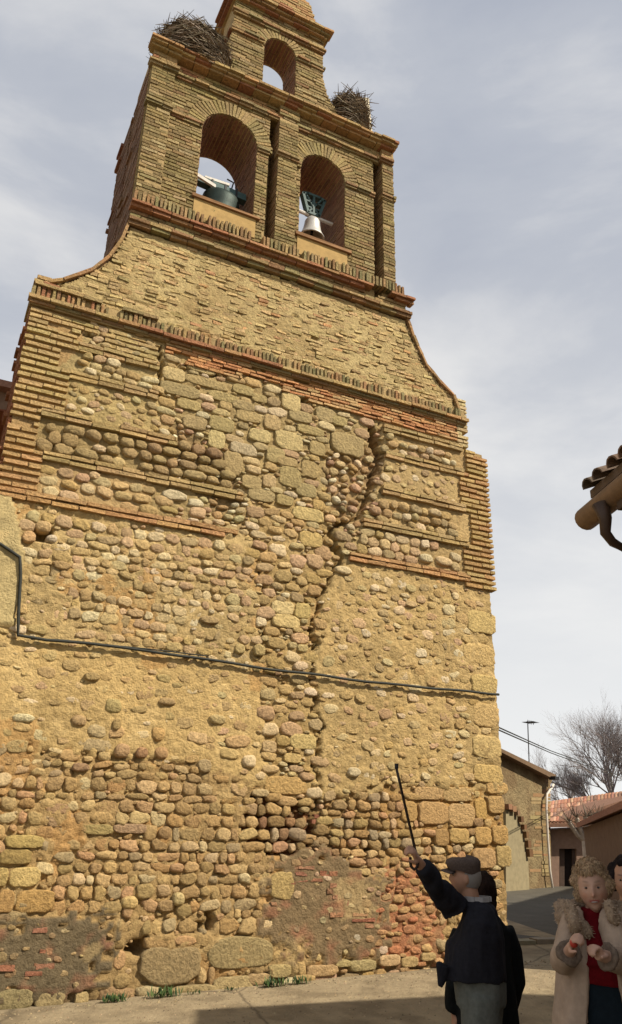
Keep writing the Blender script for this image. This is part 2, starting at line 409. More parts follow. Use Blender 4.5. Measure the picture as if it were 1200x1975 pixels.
# --- tower brickwork
def bay(z): return [i for i in tower_ints(z)]
PIL = [(1.36, 1.70), (3.45, 3.77), (5.36, 5.57)]
GROOVE = [(3.31, 3.45), (5.22, 5.36)]
def bay_only(z):
    I = tower_ints(z)
    for a, b in PIL+GROOVE: I = cut(I, a-(.1 if a == 1.36 else 0), b+(.1 if b == 5.57 else 0))
    return I
rows(9.62, 10.0, .062, .045, bay_only, c_tower, proud=.004, length=.21)
rows(10.0, 12.17, .062, .045, bay_only, c_tower, proud=.004, miss=.015, length=.21, j=.003)
# pilasters, 16 cm proud
PP = .07
for a, b in PIL:
    pil_core = MB(); pil_core.box((a, -PP+.006, 9.55), (b, .0, 12.18), cm); pil_core.build('pilaster_core', M_CORE, church)
for a, b in PIL:
    rows(9.60, 12.17, .062, .045, lambda z, a=a, b=b: [(a-.004, b+.004)], c_tower, w0=PP, proud=.006, length=.24, back=.17)
# blank sills of yellow render below the two bell openings
for A in ARCH[:2]:
    m = MB()
    m.box((A[0]-.02, -.012, 9.66), (A[1]+.04, .04, 10.0), pc(182, 150, 92)); m.box((A[0]-.06, -.05, 10.0), (A[1]+.1, .5, 10.045), pc(150, 112, 74), j=.006)
    o = m.build('rendered_sill', M_PLAIN, church)
# arch rings
def voussoirs(A, ring, n, w0=.0, deep=.06):
    u0, u1, s, t = A; r = (u1-u0)/2; c = (u0+u1)/2
    for i in range(n):
        th = PI*(i+.5)/n; rad = Vector((math.cos(th), 0, math.sin(th))); tan = Vector((-math.sin(th), 0, math.cos(th)))
        hw = PI*(r+ring/2)/n/2*.74; rr = r+ring/2+RNG.uniform(-.01, .006)
        cen = Vector((c, 0, t))+rad*rr
        V = []
        for a_ in (-1, 1):
            for b_ in (-1, 1):
                for d_ in (-1, 1):
                    k = hw*(1+.35*a_*ring/(2*r)) ; p = cen+rad*(a_*ring/2)+tan*(b_*k)
                    V.append((p.x+RNG.uniform(-.003, .003), (-w0-.008-RNG.uniform(0, .01)) if d_ < 0 else .07, p.z+RNG.uniform(-.003, .003)))
        piece('arch_brick', V, [(0, 1, 3, 2), (4, 6, 7, 5), (0, 4, 5, 1), (2, 3, 7, 6), (0, 2, 6, 4), (1, 5, 7, 3)], vary(pc(164, 142, 92), RNG, .2), cen.x, cen.z, ring*hw*2, False)
voussoirs(ARCH[0], RING-.01, 30); voussoirs(ARCH[1], RING-.01, 28); voussoirs(ARCH[2], .19, 20)
# brick reveals and soffits (turned away from the sun, that shade put into a darker brick colour)
def reveals(A, T, zs):
    u0, u1, s, t = A; r = (u1-u0)/2; c = (u0+u1)/2
    z = s+.02
    while z < t-.03:
        for side, uu in ((0, u0), (1, u1)):
            y = .02
            while y < T-.05:
                L = RNG.uniform(.2, .28); y1 = min(T-.01, y+L)
                e = RNG.uniform(.004, .014)
                a, b = (uu-.03, uu+e) if side == 0 else (uu-e, uu+.03)
                v = [(x, yy, zz) for x in (a, b) for yy in (y, y1-.012) for zz in (z, z+.043)]
                piece('reveal_brick', v, [(0, 1, 3, 2), (4, 6, 7, 5), (0, 4, 5, 1), (2, 3, 7, 6), (0, 2, 6, 4), (1, 5, 7, 3)], vary(pc(150, 112, 84), RNG, .25), uu, z, .008 if side else .001, False)
                y = y1
        z += .062
    n = int(PI*r/.062)
    for i in range(n):
        th = PI*(i+.5)/n; rad = Vector((math.cos(th), 0, math.sin(th))); tan = Vector((-math.sin(th), 0, math.cos(th)))
        y = .02
        while y < T-.05:
            L = RNG.uniform(.2, .28); y1 = min(T-.01, y+L); rr = r-RNG.uniform(.004, .014)
            V = [(c+rad.x*q+tan.x*k, yy, t+rad.z*q+tan.z*k) for q in (rr, r+.03) for yy in (y, y1-.012) for k in (-.023, .023)]
            piece('reveal_brick', V, [(0, 1, 3, 2), (4, 6, 7, 5), (0, 4, 5, 1), (2, 3, 7, 6), (0, 2, 6, 4), (1, 5, 7, 3)], vary(pc(146, 108, 80), RNG, .25), c, t+r, .008, False)
            y = y1
for A, T in ((ARCH[0], T_TOW), (ARCH[1], T_TOW), (ARCH[2], T_TOP)): reveals(A, T, 0)
# left side face of the tower and its rear pier: courses running back
def side_courses(u, z0, z1, y0, y1, c, teeth=0.0):
    z = z0
    while z < z1:
        y = y0
        while y < y1-.04:
            L = RNG.uniform(.2, .3); ye = min(y1, y+L); e = RNG.uniform(.004, .016)+(teeth if RNG.random() < .04 else 0)
            v = [(x, yy, zz) for x in (u-e, u+.03) for yy in (y, ye-.012) for zz in (z, z+.044)]
            piece('reveal_brick', v, [(0, 1, 3, 2), (4, 6, 7, 5), (0, 4, 5, 1), (2, 3, 7, 6), (0, 2, 6, 4), (1, 5, 7, 3)], vary(c, RNG, .2), u, z, .002, False)
            y = ye
        z += .062
for gb_ in (3.45, 5.36): side_courses(gb_, 9.6, 12.15, -.05, .30, pc(150, 120, 84))
side_courses(TL, 9.2, 12.2, .02, T_TOW, pc(140, 108, 80), .03); side_courses(TL-.01, 9.05, 12.05, T_TOW, 1.84, pc(132, 100, 74), .04)
side_courses(.33, 5.0, 7.4, .02, T_MAIN, pc(168, 112, 76), .04)

def moulding(name, z0, z1, u0, u1, wf, c, length=.29, back=-.02, skip=.0, j=.005, sagz=.0, wfn=None):
    u = u0
    while u < u1-.03:
        L = min(u1-u, length*RNG.uniform(.85, 1.12))
        if RNG.random() > skip:
            dz = sagz*ns(u*.9, z0, 2); w = wf+RNG.uniform(-.012, .006)
            if wfn: w += wfn(u)
            brick(u, u+L-.01, z0+dz, z1+dz, back, w, c(u, z0, RNG), name, j)
        u += L
def c_mould(u, z, r): return vary([pc(168, 140, 92), pc(160, 124, 82), pc(154, 136, 90)][r.randrange(3)], r, .2)
# bottom of the tower: two mouldings with a frieze and a row of bricks on edge
for (z0, z1, w) in ((9.13, 9.175, .07), (9.18, 9.225, .11)): moulding('cornice_brick', z0, z1, TL-.01, 5.86, w, c_mould, sagz=.03)
rows(9.23, 9.40, .058, .044, lambda z: [(TL, 5.78)], c_mould, w0=.03, proud=.0, miss=.01)
for (z0, z1, w) in ((9.40, 9.445, .10), (9.45, 9.49, .14)): moulding('cornice_brick', z0, z1, TL-.02, 5.90, w, lambda u, z, r: vary([pc(178, 122, 82), pc(180, 138, 92), pc(166, 116, 78)][r.randrange(3)], r, .15), sagz=.03, skip=.03)
def sardinel(z0, z1, ua, ub, wf, gap=.060, th=.038, miss=.06, cf=c_mould, moss=.3, gaps=()):
    u = ua
    while u < ub:
        if RNG.random() > miss and not any(a < u < b for a, b in gaps):
            dz = RNG.uniform(-.02, .02)
            c = cf(u, z0, RNG)
            if RNG.random() < moss: c = mixc(c, (.13, .13, .055), .4)
            brick(u, u+th*RNG.uniform(.85, 1.1), z0, z1+dz, -.03, wf+RNG.uniform(-.02, .01), c, 'edge_brick', .005)
        u += gap
def notpil(u): return any(a-.02 < u < b+.02 for a, b in PIL)
sardinel(9.49, 9.66, TL, 5.66, .13, gaps=((3.05, 3.25),))
# impost string
for (z0, z1, w) in ((11.36, 11.40, .035), (11.40, 11.445, .06)):
    for a, b in ((1.70, 2.22), (3.12, 3.33), (3.77, 3.87), (4.68, 5.24)): moulding('cornice_brick', z0, z1, a, b, w, c_mould, length=.25)
    for a, b in PIL: moulding('cornice_brick', z0, z1, a-.035, b+.035, PP+w, c_mould, length=.25)
# entablature: narrow moulding, frieze, red cornice
for (z0, z1, w, cf) in ((12.15, 12.19, .04, c_mould), (12.19, 12.235, .07, c_mould), (12.45, 12.49, .09, c_red), (12.495, 12.535, .14, c_red), (12.54, 12.58, .18, c_red)):
    segs = [(TL-.01, TR-.06)]
    PL2 = [PIL[0], PIL[2]]
    for a, b in PL2: segs = cut(segs, a-.04, b+.04)
    for a, b in segs: moulding('cornice_brick', z0, z1, a, b, w+(.05 if z0 > 12.4 else 0), cf, length=.26, skip=.02)
    for a, b in PL2: moulding('cornice_brick', z0, z1, a-.04-w*.3, b+(.04+w*.3 if b < 5 else .0+w*.25), PP+w, cf, length=.25, skip=.02)
rows(12.24, 12.44, .06, .045, lambda z: cut(cut(cut([(TL, 5.56)], 1.34, 1.72), 3.43, 3.79), 5.34, 5.62), lambda u, z, r: c_red(u, z, r) if u < 2.1 or r.random() < .25 else c_tower(u, z, r), w0=.02, proud=.0)
for a, b in PIL:
    k = MB(); k.box((a-.01, -PP-.005, 12.235), (b+.01, .01, 12.45), cm); k.build('pilaster_core', M_CORE, church)
    rows(12.24, 12.44, .06, .045, lambda z, a=a, b=b: [(a-.015, b+.015)], lambda u, z, r, a=a: c_red(u, z, r) if a != 3.45 else c_tower(u, z, r), w0=PP+.01, proud=.004, length=.24, back=.17)
sardinel(12.58, 12.68, 1.5, 5.3, .06, miss=.15, cf=c_red, moss=.3, gaps=((3.1, 3.75),))
# top stage
rows(12.68, 14.12, .062, .045, top_ints, c_tower, proud=.006, miss=.02)
for (z0, z1, w) in ((13.72, 13.76, .04), (13.765, 13.80, .06)):
    moulding('cornice_brick', z0, z1, 2.53, 3.12, w, c_mould, length=.25); moulding('cornice_brick', z0, z1, 3.73, 4.27, w, c_mould, length=.25)
for (z0, z1, w, e) in ((14.14, 14.18, .04, .02), (14.185, 14.225, .07, .05)): moulding('cornice_brick', z0, z1, 2.57-e, 4.22+e, w, c_mould)
rows(14.235, 14.46, .06, .045, lambda z: [(2.57, 4.22)], c_tower, w0=.01, proud=.004)
for i, (z0, w, e) in enumerate(((14.47, .08, .05), (14.52, .13, .09), (14.57, .18, .13), (14.62, .15, .1), (14.67, .1, .06))): moulding('cornice_brick', z0, z0+.04, 2.57-e, 4.22+e, w, c_red if i % 2 == 0 else c_mould, skip=.03)
k = MB()
for (z0, w, e) in ((14.47, .06, .04), (14.53, .11, .08), (14.58, .13, .11)): k.box((2.57-e, -w+.02, z0), (4.22+e, .8, z0+.05), cm)
k.build('cornice_core', M_CORE, church)
rows(14.72, 15.56, .06, .045, lambda z: [(3.40-.66*math.sqrt(max(0, 1-((z-14.86)/.72)**2)) if z > 14.86 else 2.74, 3.40+.66*math.sqrt(max(0, 1-((z-14.86)/.72)**2)) if z > 14.86 else 4.06)], c_red, w0=-.02, proud=.02)
# stones sticking out of the left side of the top stage
for (z, e) in ((14.55, .16), (14.48, .1), (13.75, .06), (13.2, .1), (12.95, .06)):
    brick(2.57-e, 2.62, z, z+.05, -.6, -.02, vary(pc(150, 104, 74), RNG), 'cornice_brick')
for z in (12.0, 11.7, 10.6, 9.35):
    uu = TL-.02; brick(uu-RNG.uniform(.02, .05), uu+.1, z, z+.05, -1.84, -1.5, vary(pc(140, 96, 70), RNG), 'cornice_brick')

# --- scrolled middle stage: bricks half drowned in mortar
def scroll_ints(z): return [(interp(LC, z)+.005, interp(RC, z)-.005)]
rows(7.74, 9.13, .060, .042, scroll_ints, c_scroll, proud=-.001, jw=.012, miss=.10, length=.16, j=.010, sag=.02)
# thin tiles on edge capping the curves
for tab, s in ((LC, -1), (RC, 1)):
    pts = [(u, z) for z, u in sorted(tab)]
    for (a, b) in zip(pts, pts[1:]):
        n = max(1, int(math.hypot(b[0]-a[0], b[1]-a[1])/.16))
        for i in range(n):
            t0, t1 = i/n, (i+1.04)/n
            p, q = (a[0]+(b[0]-a[0])*t0, a[1]+(b[1]-a[1])*t0), (a[0]+(b[0]-a[0])*t1, a[1]+(b[1]-a[1])*t1)
            dx, dz = q[0]-p[0], q[1]-p[1]; L = math.hypot(dx, dz); nx, nz = (dz/L, -dx/L) if s > 0 else (-dz/L, dx/L)
            if nz < 0 and abs(nz) > abs(nx): nx, nz = -nx, -nz
            th = .04
            V = [(x, y, z) for (x, z) in (p, q, (q[0]+nx*th, q[1]+nz*th), (p[0]+nx*th, p[1]+nz*th)) for y in (-.03-RNG.uniform(0, .02), .9)]
            piece('coping_brick', V, [(0, 2, 4, 6), (7, 5, 3, 1), (0, 1, 3, 2), (2, 3, 5, 4), (4, 5, 7, 6), (6, 7, 1, 0)], vary(pc(178, 140, 92), RNG, .2), p[0], p[1], .02, False)
# pedestals at both ends of the scroll
rows(7.72, 7.93, .06, .045, lambda z: [(.31, .62 if z < 7.85 else .5)], c_red, proud=.05, back=.9)
rows(7.1, 8.0, .066, .046, lambda z: [(6.66, 6.86)], lambda u, z, r: vary(pc(205, 182, 130), r), proud=.03, back=.5)
# --- main cornice
moulding('cornice_brick', 7.46, 7.50, .30, 6.82, .07, c_mould, sagz=.03, skip=.01)
moulding('cornice_brick', 7.505, 7.55, .28, 6.84, .12, c_red, sagz=.03, skip=.01)
sardinel(7.555, 7.70, .30, 6.70, .085, miss=.07, moss=.35, cf=lambda u, z, r: c_red(u, z, r) if u < 1.2 else c_mould(u, z, r), gaps=((1.22, 1.38),))
for a, b in ((.32, 1.15), (1.40, 1.88)): moulding('cornice_brick', 7.705, 7.745, a, b, .11, c_mould)
k = MB(); k.box((.3, -.045, 7.45), (6.8, .06, 7.71), cm); k.build('cornice_core', M_CORE, church)
def c_band(u, z, r): return vary([pc(206, 152, 98), pc(198, 140, 90), pc(204, 166, 112)][r.randrange(3)], r, .12, .03)
rows(7.17, 7.455, .050, .034, lambda z: [(2.02, 6.66)] if z > 7.30 else ([(2.3, 3.1), (3.7, 6.66)] if z > 7.22 else [(4.1, 6.66)]), c_band, proud=.03, jw=.014, miss=.03, j=.006, sag=.02, length=.22)
rows(7.08, 7.455, .072, .046, lambda z: [(.33, 1.15 if z > 7.3 else .95), (1.25, 1.95)], c_quoin, proud=.03, jw=.01, miss=.05)

# --- brick quoins and lacing courses
def ql(z): return .62+.36*(1 if z > 7.0 else 0)+(.13 if 6.66 < z <= 7.0 else (.28 if 6.1 < z <= 6.66 else (.03 if 5.54 < z <= 6.1 else .13)))
rows(4.98, 7.1, .087, .047, lambda z: [(.32, ql(z))], c_quoin, proud=.035, jw=.009, length=.30, back=.09, miss=.012)
def qr(z): return 6.80 if z > 6.63 else (6.65 if z > 6.0 else (6.82 if z > 5.47 else 6.66))
rows(4.86, 7.1, .083, .046, lambda z: [(qr(z), 7.2-(.22 if z > 7.03 else 0))], c_quoinR, proud=.035, jw=.009, length=.30, back=.09, miss=.012)
for (zc, ul, ur, ru) in ((7.05, .95, 1.98, 5.34), (6.63, .9, 2.0, 5.36), (6.05, .65, 2.30, 5.30), (5.50, .75, 3.22, 4.98), (4.97, .34, 3.2, 4.78)):
    for dz in (-.045, .022):
        cf = (lambda u, z, r: vary(pc(196, 152, 98) if z < 5.3 else pc(188, 158, 104), r, .14))
        moulding('brick', zc+dz, zc+dz+.045, ul, ur, .045, cf, length=.31, back=-.03, skip=.02, j=.007)
        moulding('brick', zc+dz, zc+dz+.045, ru, 6.75, .045, cf, length=.31, back=-.03, skip=.02, j=.007)

# ------------------------------------------------------------------ zones of the rubble wall (raster in metres)
RS = .02; U0, Z0 = -1.6, -.1; NU, NZ = int((7.3-U0)/RS), int((7.6-Z0)/RS)
GU, GZ = np.meshgrid(U0+RS*(np.arange(NU)+.5), Z0+RS*(np.arange(NZ)+.5))
def inpoly(pts, X, Y):
    ins = np.zeros(X.shape, bool); n = len(pts); j = n-1
    for i in range(n):
        xi, yi = pts[i]; xj, yj = pts[j]
        c = ((yi > Y) != (yj > Y)) & (X < (xj-xi)*(Y-yi)/((yj-yi) or 1e-9)+xi); ins ^= c; j = i
    return ins
def pp(*q): return [P(*p) for p in q]
ZN = {}
def zone(name, poly, **k): ZN[name] = dict(id=len(ZN)+1, poly=poly, **k)
# m: mortar colour, off: level of the mortar face, rough: its relief
zone('leftmid', [(-1.7, 3.2), (7.3, 3.2), (7.3, 5.02), (-1.7, 5.02)], m=pc(204, 174, 114), off=-.006, rough=.026)
zone('plaster', [(-1.7, 2.0), (7.3, 2.0), (7.3, 3.28), (-1.7, 3.45)], m=pc(218, 184, 118), off=.0, rough=.016)
zone('low', [(-1.7, -.2), (7.3, -.2), (7.3, 2.0), (3.5, 2.05), (3.0, 2.25), (-1.7, 2.35)], m=pc(190, 157, 101), off=-.024, rough=.030)
zone('quoinL', [(.30, 4.95), (.98, 4.95), (.98, 7.6), (.30, 7.6)], m=pc(196, 160, 104), off=-.004, rough=.006)
zone('box1', [(.72, 6.66), (2.02, 6.66), (2.02, 7.03), (.98, 7.03)], m=pc(190, 166, 110), off=-.012, rough=.01)
zone('box2', [(.9, 6.09), (2.2, 6.09), (2.05, 6.62), (.9, 6.62)], m=pc(194, 168, 108), off=.004, rough=.012)
zone('box3', [(.65, 5.54), (3.0, 5.54), (2.4, 6.02), (.65, 6.02)], m=pc(180, 154, 100), off=-.02, rough=.01)
zone('box4', [(.75, 5.01), (3.3, 5.01), (3.2, 5.46), (.75, 5.46)], m=pc(200, 168, 112), off=-.006, rough=.01)
zone('topstrip', [(.95, 7.08), (2.05, 7.08), (2.05, 7.46), (1.1, 7.46)], m=pc(188, 164, 110), off=.0, rough=.014)
zone('centre', [(2.02, 4.95), (5.35, 4.95), (5.35, 7.46), (2.02, 7.46)], m=pc(182, 156, 102), off=-.022, rough=.024)
zone('boxR', [(5.3, 4.95), (6.84, 4.95), (6.84, 7.46), (5.3, 7.46)], m=pc(194, 164, 108), off=-.012, rough=.012)
zone('boxRp', [(5.34, 6.03), (6.66, 6.03), (6.66, 6.58), (5.34, 6.58)], m=pc(200, 170, 112), off=.002, rough=.01)
zone('quoinR', [(6.6, 4.8), (7.2, 4.8), (7.2, 7.1), (6.6, 7.1)], m=pc(192, 160, 104), off=-.004, rough=.006)
zone('rubL', pp((325, 795), (380, 835), (440, 905), (490, 960), (505, 1035), (468, 1030), (385, 960), (345, 880)), m=pc(168, 140, 92), off=-.045, rough=.02)
zone('rubR', pp((640, 830), (700, 860), (738, 820), (740, 900), (722, 970), (700, 1015), (640, 1015), (628, 950)), m=pc(164, 132, 86), off=-.06, rough=.022)
zone('midcol', pp((480, 960), (628, 960), (636, 1040), (655, 1085), (614, 1160), (603, 1290), (614, 1400), (612, 1520), (598, 1560), (512, 1560), (508, 1300), (500, 1100), (470, 1010)), m=pc(196, 164, 104), off=-.018, rough=.022)
zone('right', pp((640, 1075), (700, 1090), (960, 1140), (985, 1540), (740, 1520), (618, 1560), (612, 1300), (625, 1140)), m=pc(208, 176, 114), off=-.002, rough=.022)
zone('lowR', pp((610, 1545), (740, 1520), (800, 1640), (700, 1680), (600, 1650)), m=pc(176, 142, 88), off=-.045, rough=.015)
zone('ashR', pp((742, 1508), (985, 1530), (990, 1700), (915, 1700), (860, 1650), (742, 1600)), m=pc(190, 150, 88), off=-.03, rough=.01)
zone('dirt', pp((480, 1530), (600, 1560), (612, 1640), (560, 1650), (470, 1610)), m=pc(130, 84, 48), off=-.09, rough=.03)
zone('red', pp((735, 1690), (790, 1655), (862, 1740), (860, 1870), (760, 1870), (700, 1790)), m=pc(184, 136, 92), off=-.015, rough=.02)
zone('cem2', pp((500, 1720), (560, 1640), (625, 1625), (700, 1680), (755, 1700), (735, 1840), (640, 1860), (560, 1835), (500, 1790)), m=pc(150, 126, 88), off=.010, rough=.012)
zone('cem1', pp((-200, 1775), (60, 1768), (150, 1765), (232, 1772), (228, 1800), (190, 1840), (190, 1905), (150, 1925), (-200, 1930)), m=pc(128, 111, 80), off=.012, rough=.014)
zone('base', [(-1.7, -.2), (7.3, -.2), (7.3, .22), (2.2, .12), (-1.7, .10)], m=pc(150, 124, 84), off=-.04, rough=.015)
zone('adjoin', [(-1.7, 3.5), (.76, 3.5), (.72, 4.3), (.5, 4.98), (-1.7, 4.98)], m=pc(212, 188, 128), off=.035, rough=.006)
ZMAP = np.zeros((NZ, NU), np.int16)
# ragged borders: look the polygons up at noise-shifted places
nzx = np.array([[ns(x*.06*5, y*.06*5, 1.3) for x in range(0, NU, 4)] for y in range(0, NZ, 4)])
nzy = np.array([[ns(x*.06*5, y*.06*5, 9.3) for x in range(0, NU, 4)] for y in range(0, NZ, 4)])
nzx = np.kron(nzx, np.ones((4, 4)))[:NZ, :NU]; nzy = np.kron(nzy, np.ones((4, 4)))[:NZ, :NU]
SHARP = {'quoinL', 'quoinR', 'box1', 'box2', 'box3', 'box4', 'boxRp', 'adjoin'}
for nm, zd in ZN.items():
    k = 0.02 if nm in SHARP else (.26 if nm in ('cem1', 'cem2', 'red') else .14)
    ZMAP[inpoly(zd['poly'], GU+nzx*k, GZ+nzy*k)] = zd['id']
ZID = {zd['id']: nm for nm, zd in ZN.items()}
def zat(u, z):
    i, j = int((z-Z0)/RS), int((u-U0)/RS)
    return ZID.get(int(ZMAP[i, j])) if 0 <= i < NZ and 0 <= j < NU else None
OCC = np.zeros((NZ, NU), bool)
def foot(u, z, a, b, rot=0):
    i0, i1 = max(0, int((z-b*1.3-Z0)/RS)), min(NZ, int((z+b*1.3-Z0)/RS)+1)
    j0, j1 = max(0, int((u-a*1.3-U0)/RS)), min(NU, int((u+a*1.3-U0)/RS)+1)
    if i1 <= i0 or j1 <= j0: return None
    X, Y = GU[i0:i1, j0:j1]-u, GZ[i0:i1, j0:j1]-z
    c, s = math.cos(rot), math.sin(rot); x, y = X*c+Y*s, -X*s+Y*c
    return (slice(i0, i1), slice(j0, j1)), (np.abs(x/a)**3+np.abs(y/b)**3 <= 1)
def take(u, z, a, b, rot=0, lim=.12, force=False):
    r = foot(u, z, a, b, rot)
    if r is None or not r[1].any(): return False
    sl_, m = r
    if not force and (OCC[sl_] & m).sum() > lim*m.sum(): return False
    OCC[sl_] |= m; return True
# keep brick areas free of stones
for nm in ('quoinL', 'quoinR', 'adjoin'):
    OCC |= (ZMAP == ZN[nm]['id'])
OCC |= (GU < .3) & (GZ > 4.97)
OCC |= (GU > 7.06)
for i in range(NZ):
    z = Z0+RS*(i+.5)
    if 4.98 < z < 7.12: OCC[i, GU[i] < ql(z)] = True
    if 4.86 < z < 7.12: OCC[i, GU[i] > qr(z)] = True
    for (zc, ul, ur, ru) in ((7.05, .95, 1.98, 5.34), (6.63, .9, 2.0, 5.36), (6.05, .65, 2.30, 5.30), (5.50, .75, 3.22, 4.98), (4.97, .34, 3.2, 4.78)):
        if abs(z-zc) < .07: OCC[i, ((GU[i] > ul) & (GU[i] < ur)) | ((GU[i] > ru) & (GU[i] < 6.8))] = True
    if z > 7.30: OCC[i, (GU[i] > 2.0)] = True
    if 7.17 < z: OCC[i, (GU[i] > 4.1)] = True

# ------------------------------------------------------------------ crack and holes
CRACK = pp((716, 818), (722, 850), (732, 880), (718, 930), (712, 965), (690, 1000), (652, 1012), (638, 1030), (652, 1060), (660, 1085), (640, 1105), (634, 1130), (614, 1155), (618, 1170), (604, 1200), (602, 1225), (612, 1240), (603, 1262), (606, 1290), (601, 1310), (612, 1335), (610, 1370), (622, 1405), (617, 1440), (608, 1470), (613, 1500), (622, 1520), (612, 1560), (600, 1600))
CRW = [.075, .07, .05, .04, .045, .03, .025, .055, .06, .045, .032, .026, .028, .034, .034, .032, .024, .026, .022, .020, .027, .024, .026, .03, .022, .026, .020, .024, .028]
CRACK2 = pp((306, 668), (312, 700), (306, 740), (322, 800)); CRW2 = [.035, .045, .02, .01]
CRACK3 = pp((470, 1005), (494, 1050), (500, 1090), (512, 1140), (504, 1180), (508, 1220), (500, 1270)); CRW3 = [.01, .012, .018, .02, .014, .018, .008]
HOLES = [(P(84, 1030), .10, .085, .22), (P(865, 832), .10, .06, .2), (P(412, 718), .06, .05, .12), (P(588, 772), .04, .06, .12), (P(150, 636), .05, .045, .15), (P(172, 648), .07, .03, .1),
         (P(440, 1437), .035, .04, .12), (P(563, 1476), .06, .05, .1), (P(264, 1828), .12, .08, .25), (P(405, 1776), .06, .10, .2), (P(378, 1790), .08, .04, .15), (P(600, 1600), .05, .06, .1), (P(715, 1640), .07, .03, .1),
         (P(910, 1680), .05, .12, .14), (P(152, 1818), .0, .0, .0)]
def seg_depth(u, z, pts, ws):
    best = 0
    for (a, b, wa, wb) in zip(pts, pts[1:], ws, ws[1:]):
        dx, dz = b[0]-a[0], b[1]-a[1]; L2 = dx*dx+dz*dz or 1e-9
        t = max(0, min(1, ((u-a[0])*dx+(z-a[1])*dz)/L2)); d = math.hypot(u-a[0]-t*dx, z-a[1]-t*dz); w = wa+(wb-wa)*t
        w *= .62+.9*abs(ns(u*11, z*11, 77))
        if d < w*1.0: best = max(best, min(1, 1.6*(1-(d/w)**2))*min(.28, .06+w*3.4))
    return best
def cut_depth(u, z):
    d = 0
    uu, zz = u+.045*ns(u*6, z*6, 4)+.035*ns(u*17, z*17, 2), z+.04*ns(u*9, z*9, 8)
    if 1.3 < z < 7.4:
        if 3.6 < u < 5.8: d = max(d, seg_depth(uu, zz, CRACK, CRW))
        if 1.7 < u < 3.8: d = max(d, seg_depth(uu, zz, CRACK2, CRW2), seg_depth(uu, zz, CRACK3, CRW3))
    for (c, a, b, dp) in HOLES:
        if a and abs(uu-c[0]) < a*1.2 and abs(zz-c[1]) < b*1.2:
            q = ((uu-c[0])/a)**2+((zz-c[1])/b)**2
            if q < 1.2: d = max(d, dp*max(0, 1-q*q*.7))
    return d
for i in range(0, NZ):
    z = Z0+RS*(i+.5)
    for j in range(0, NU):
        u = U0+RS*(j+.5)
        if 1.7 < u < 5.8 and 1.3 < z < 7.4 or any(abs(u-c[0]) < .2 and abs(z-c[1]) < .2 for c, a, b, d in HOLES if a):
            if cut_depth(u, z) > .12: OCC[i, j] = True

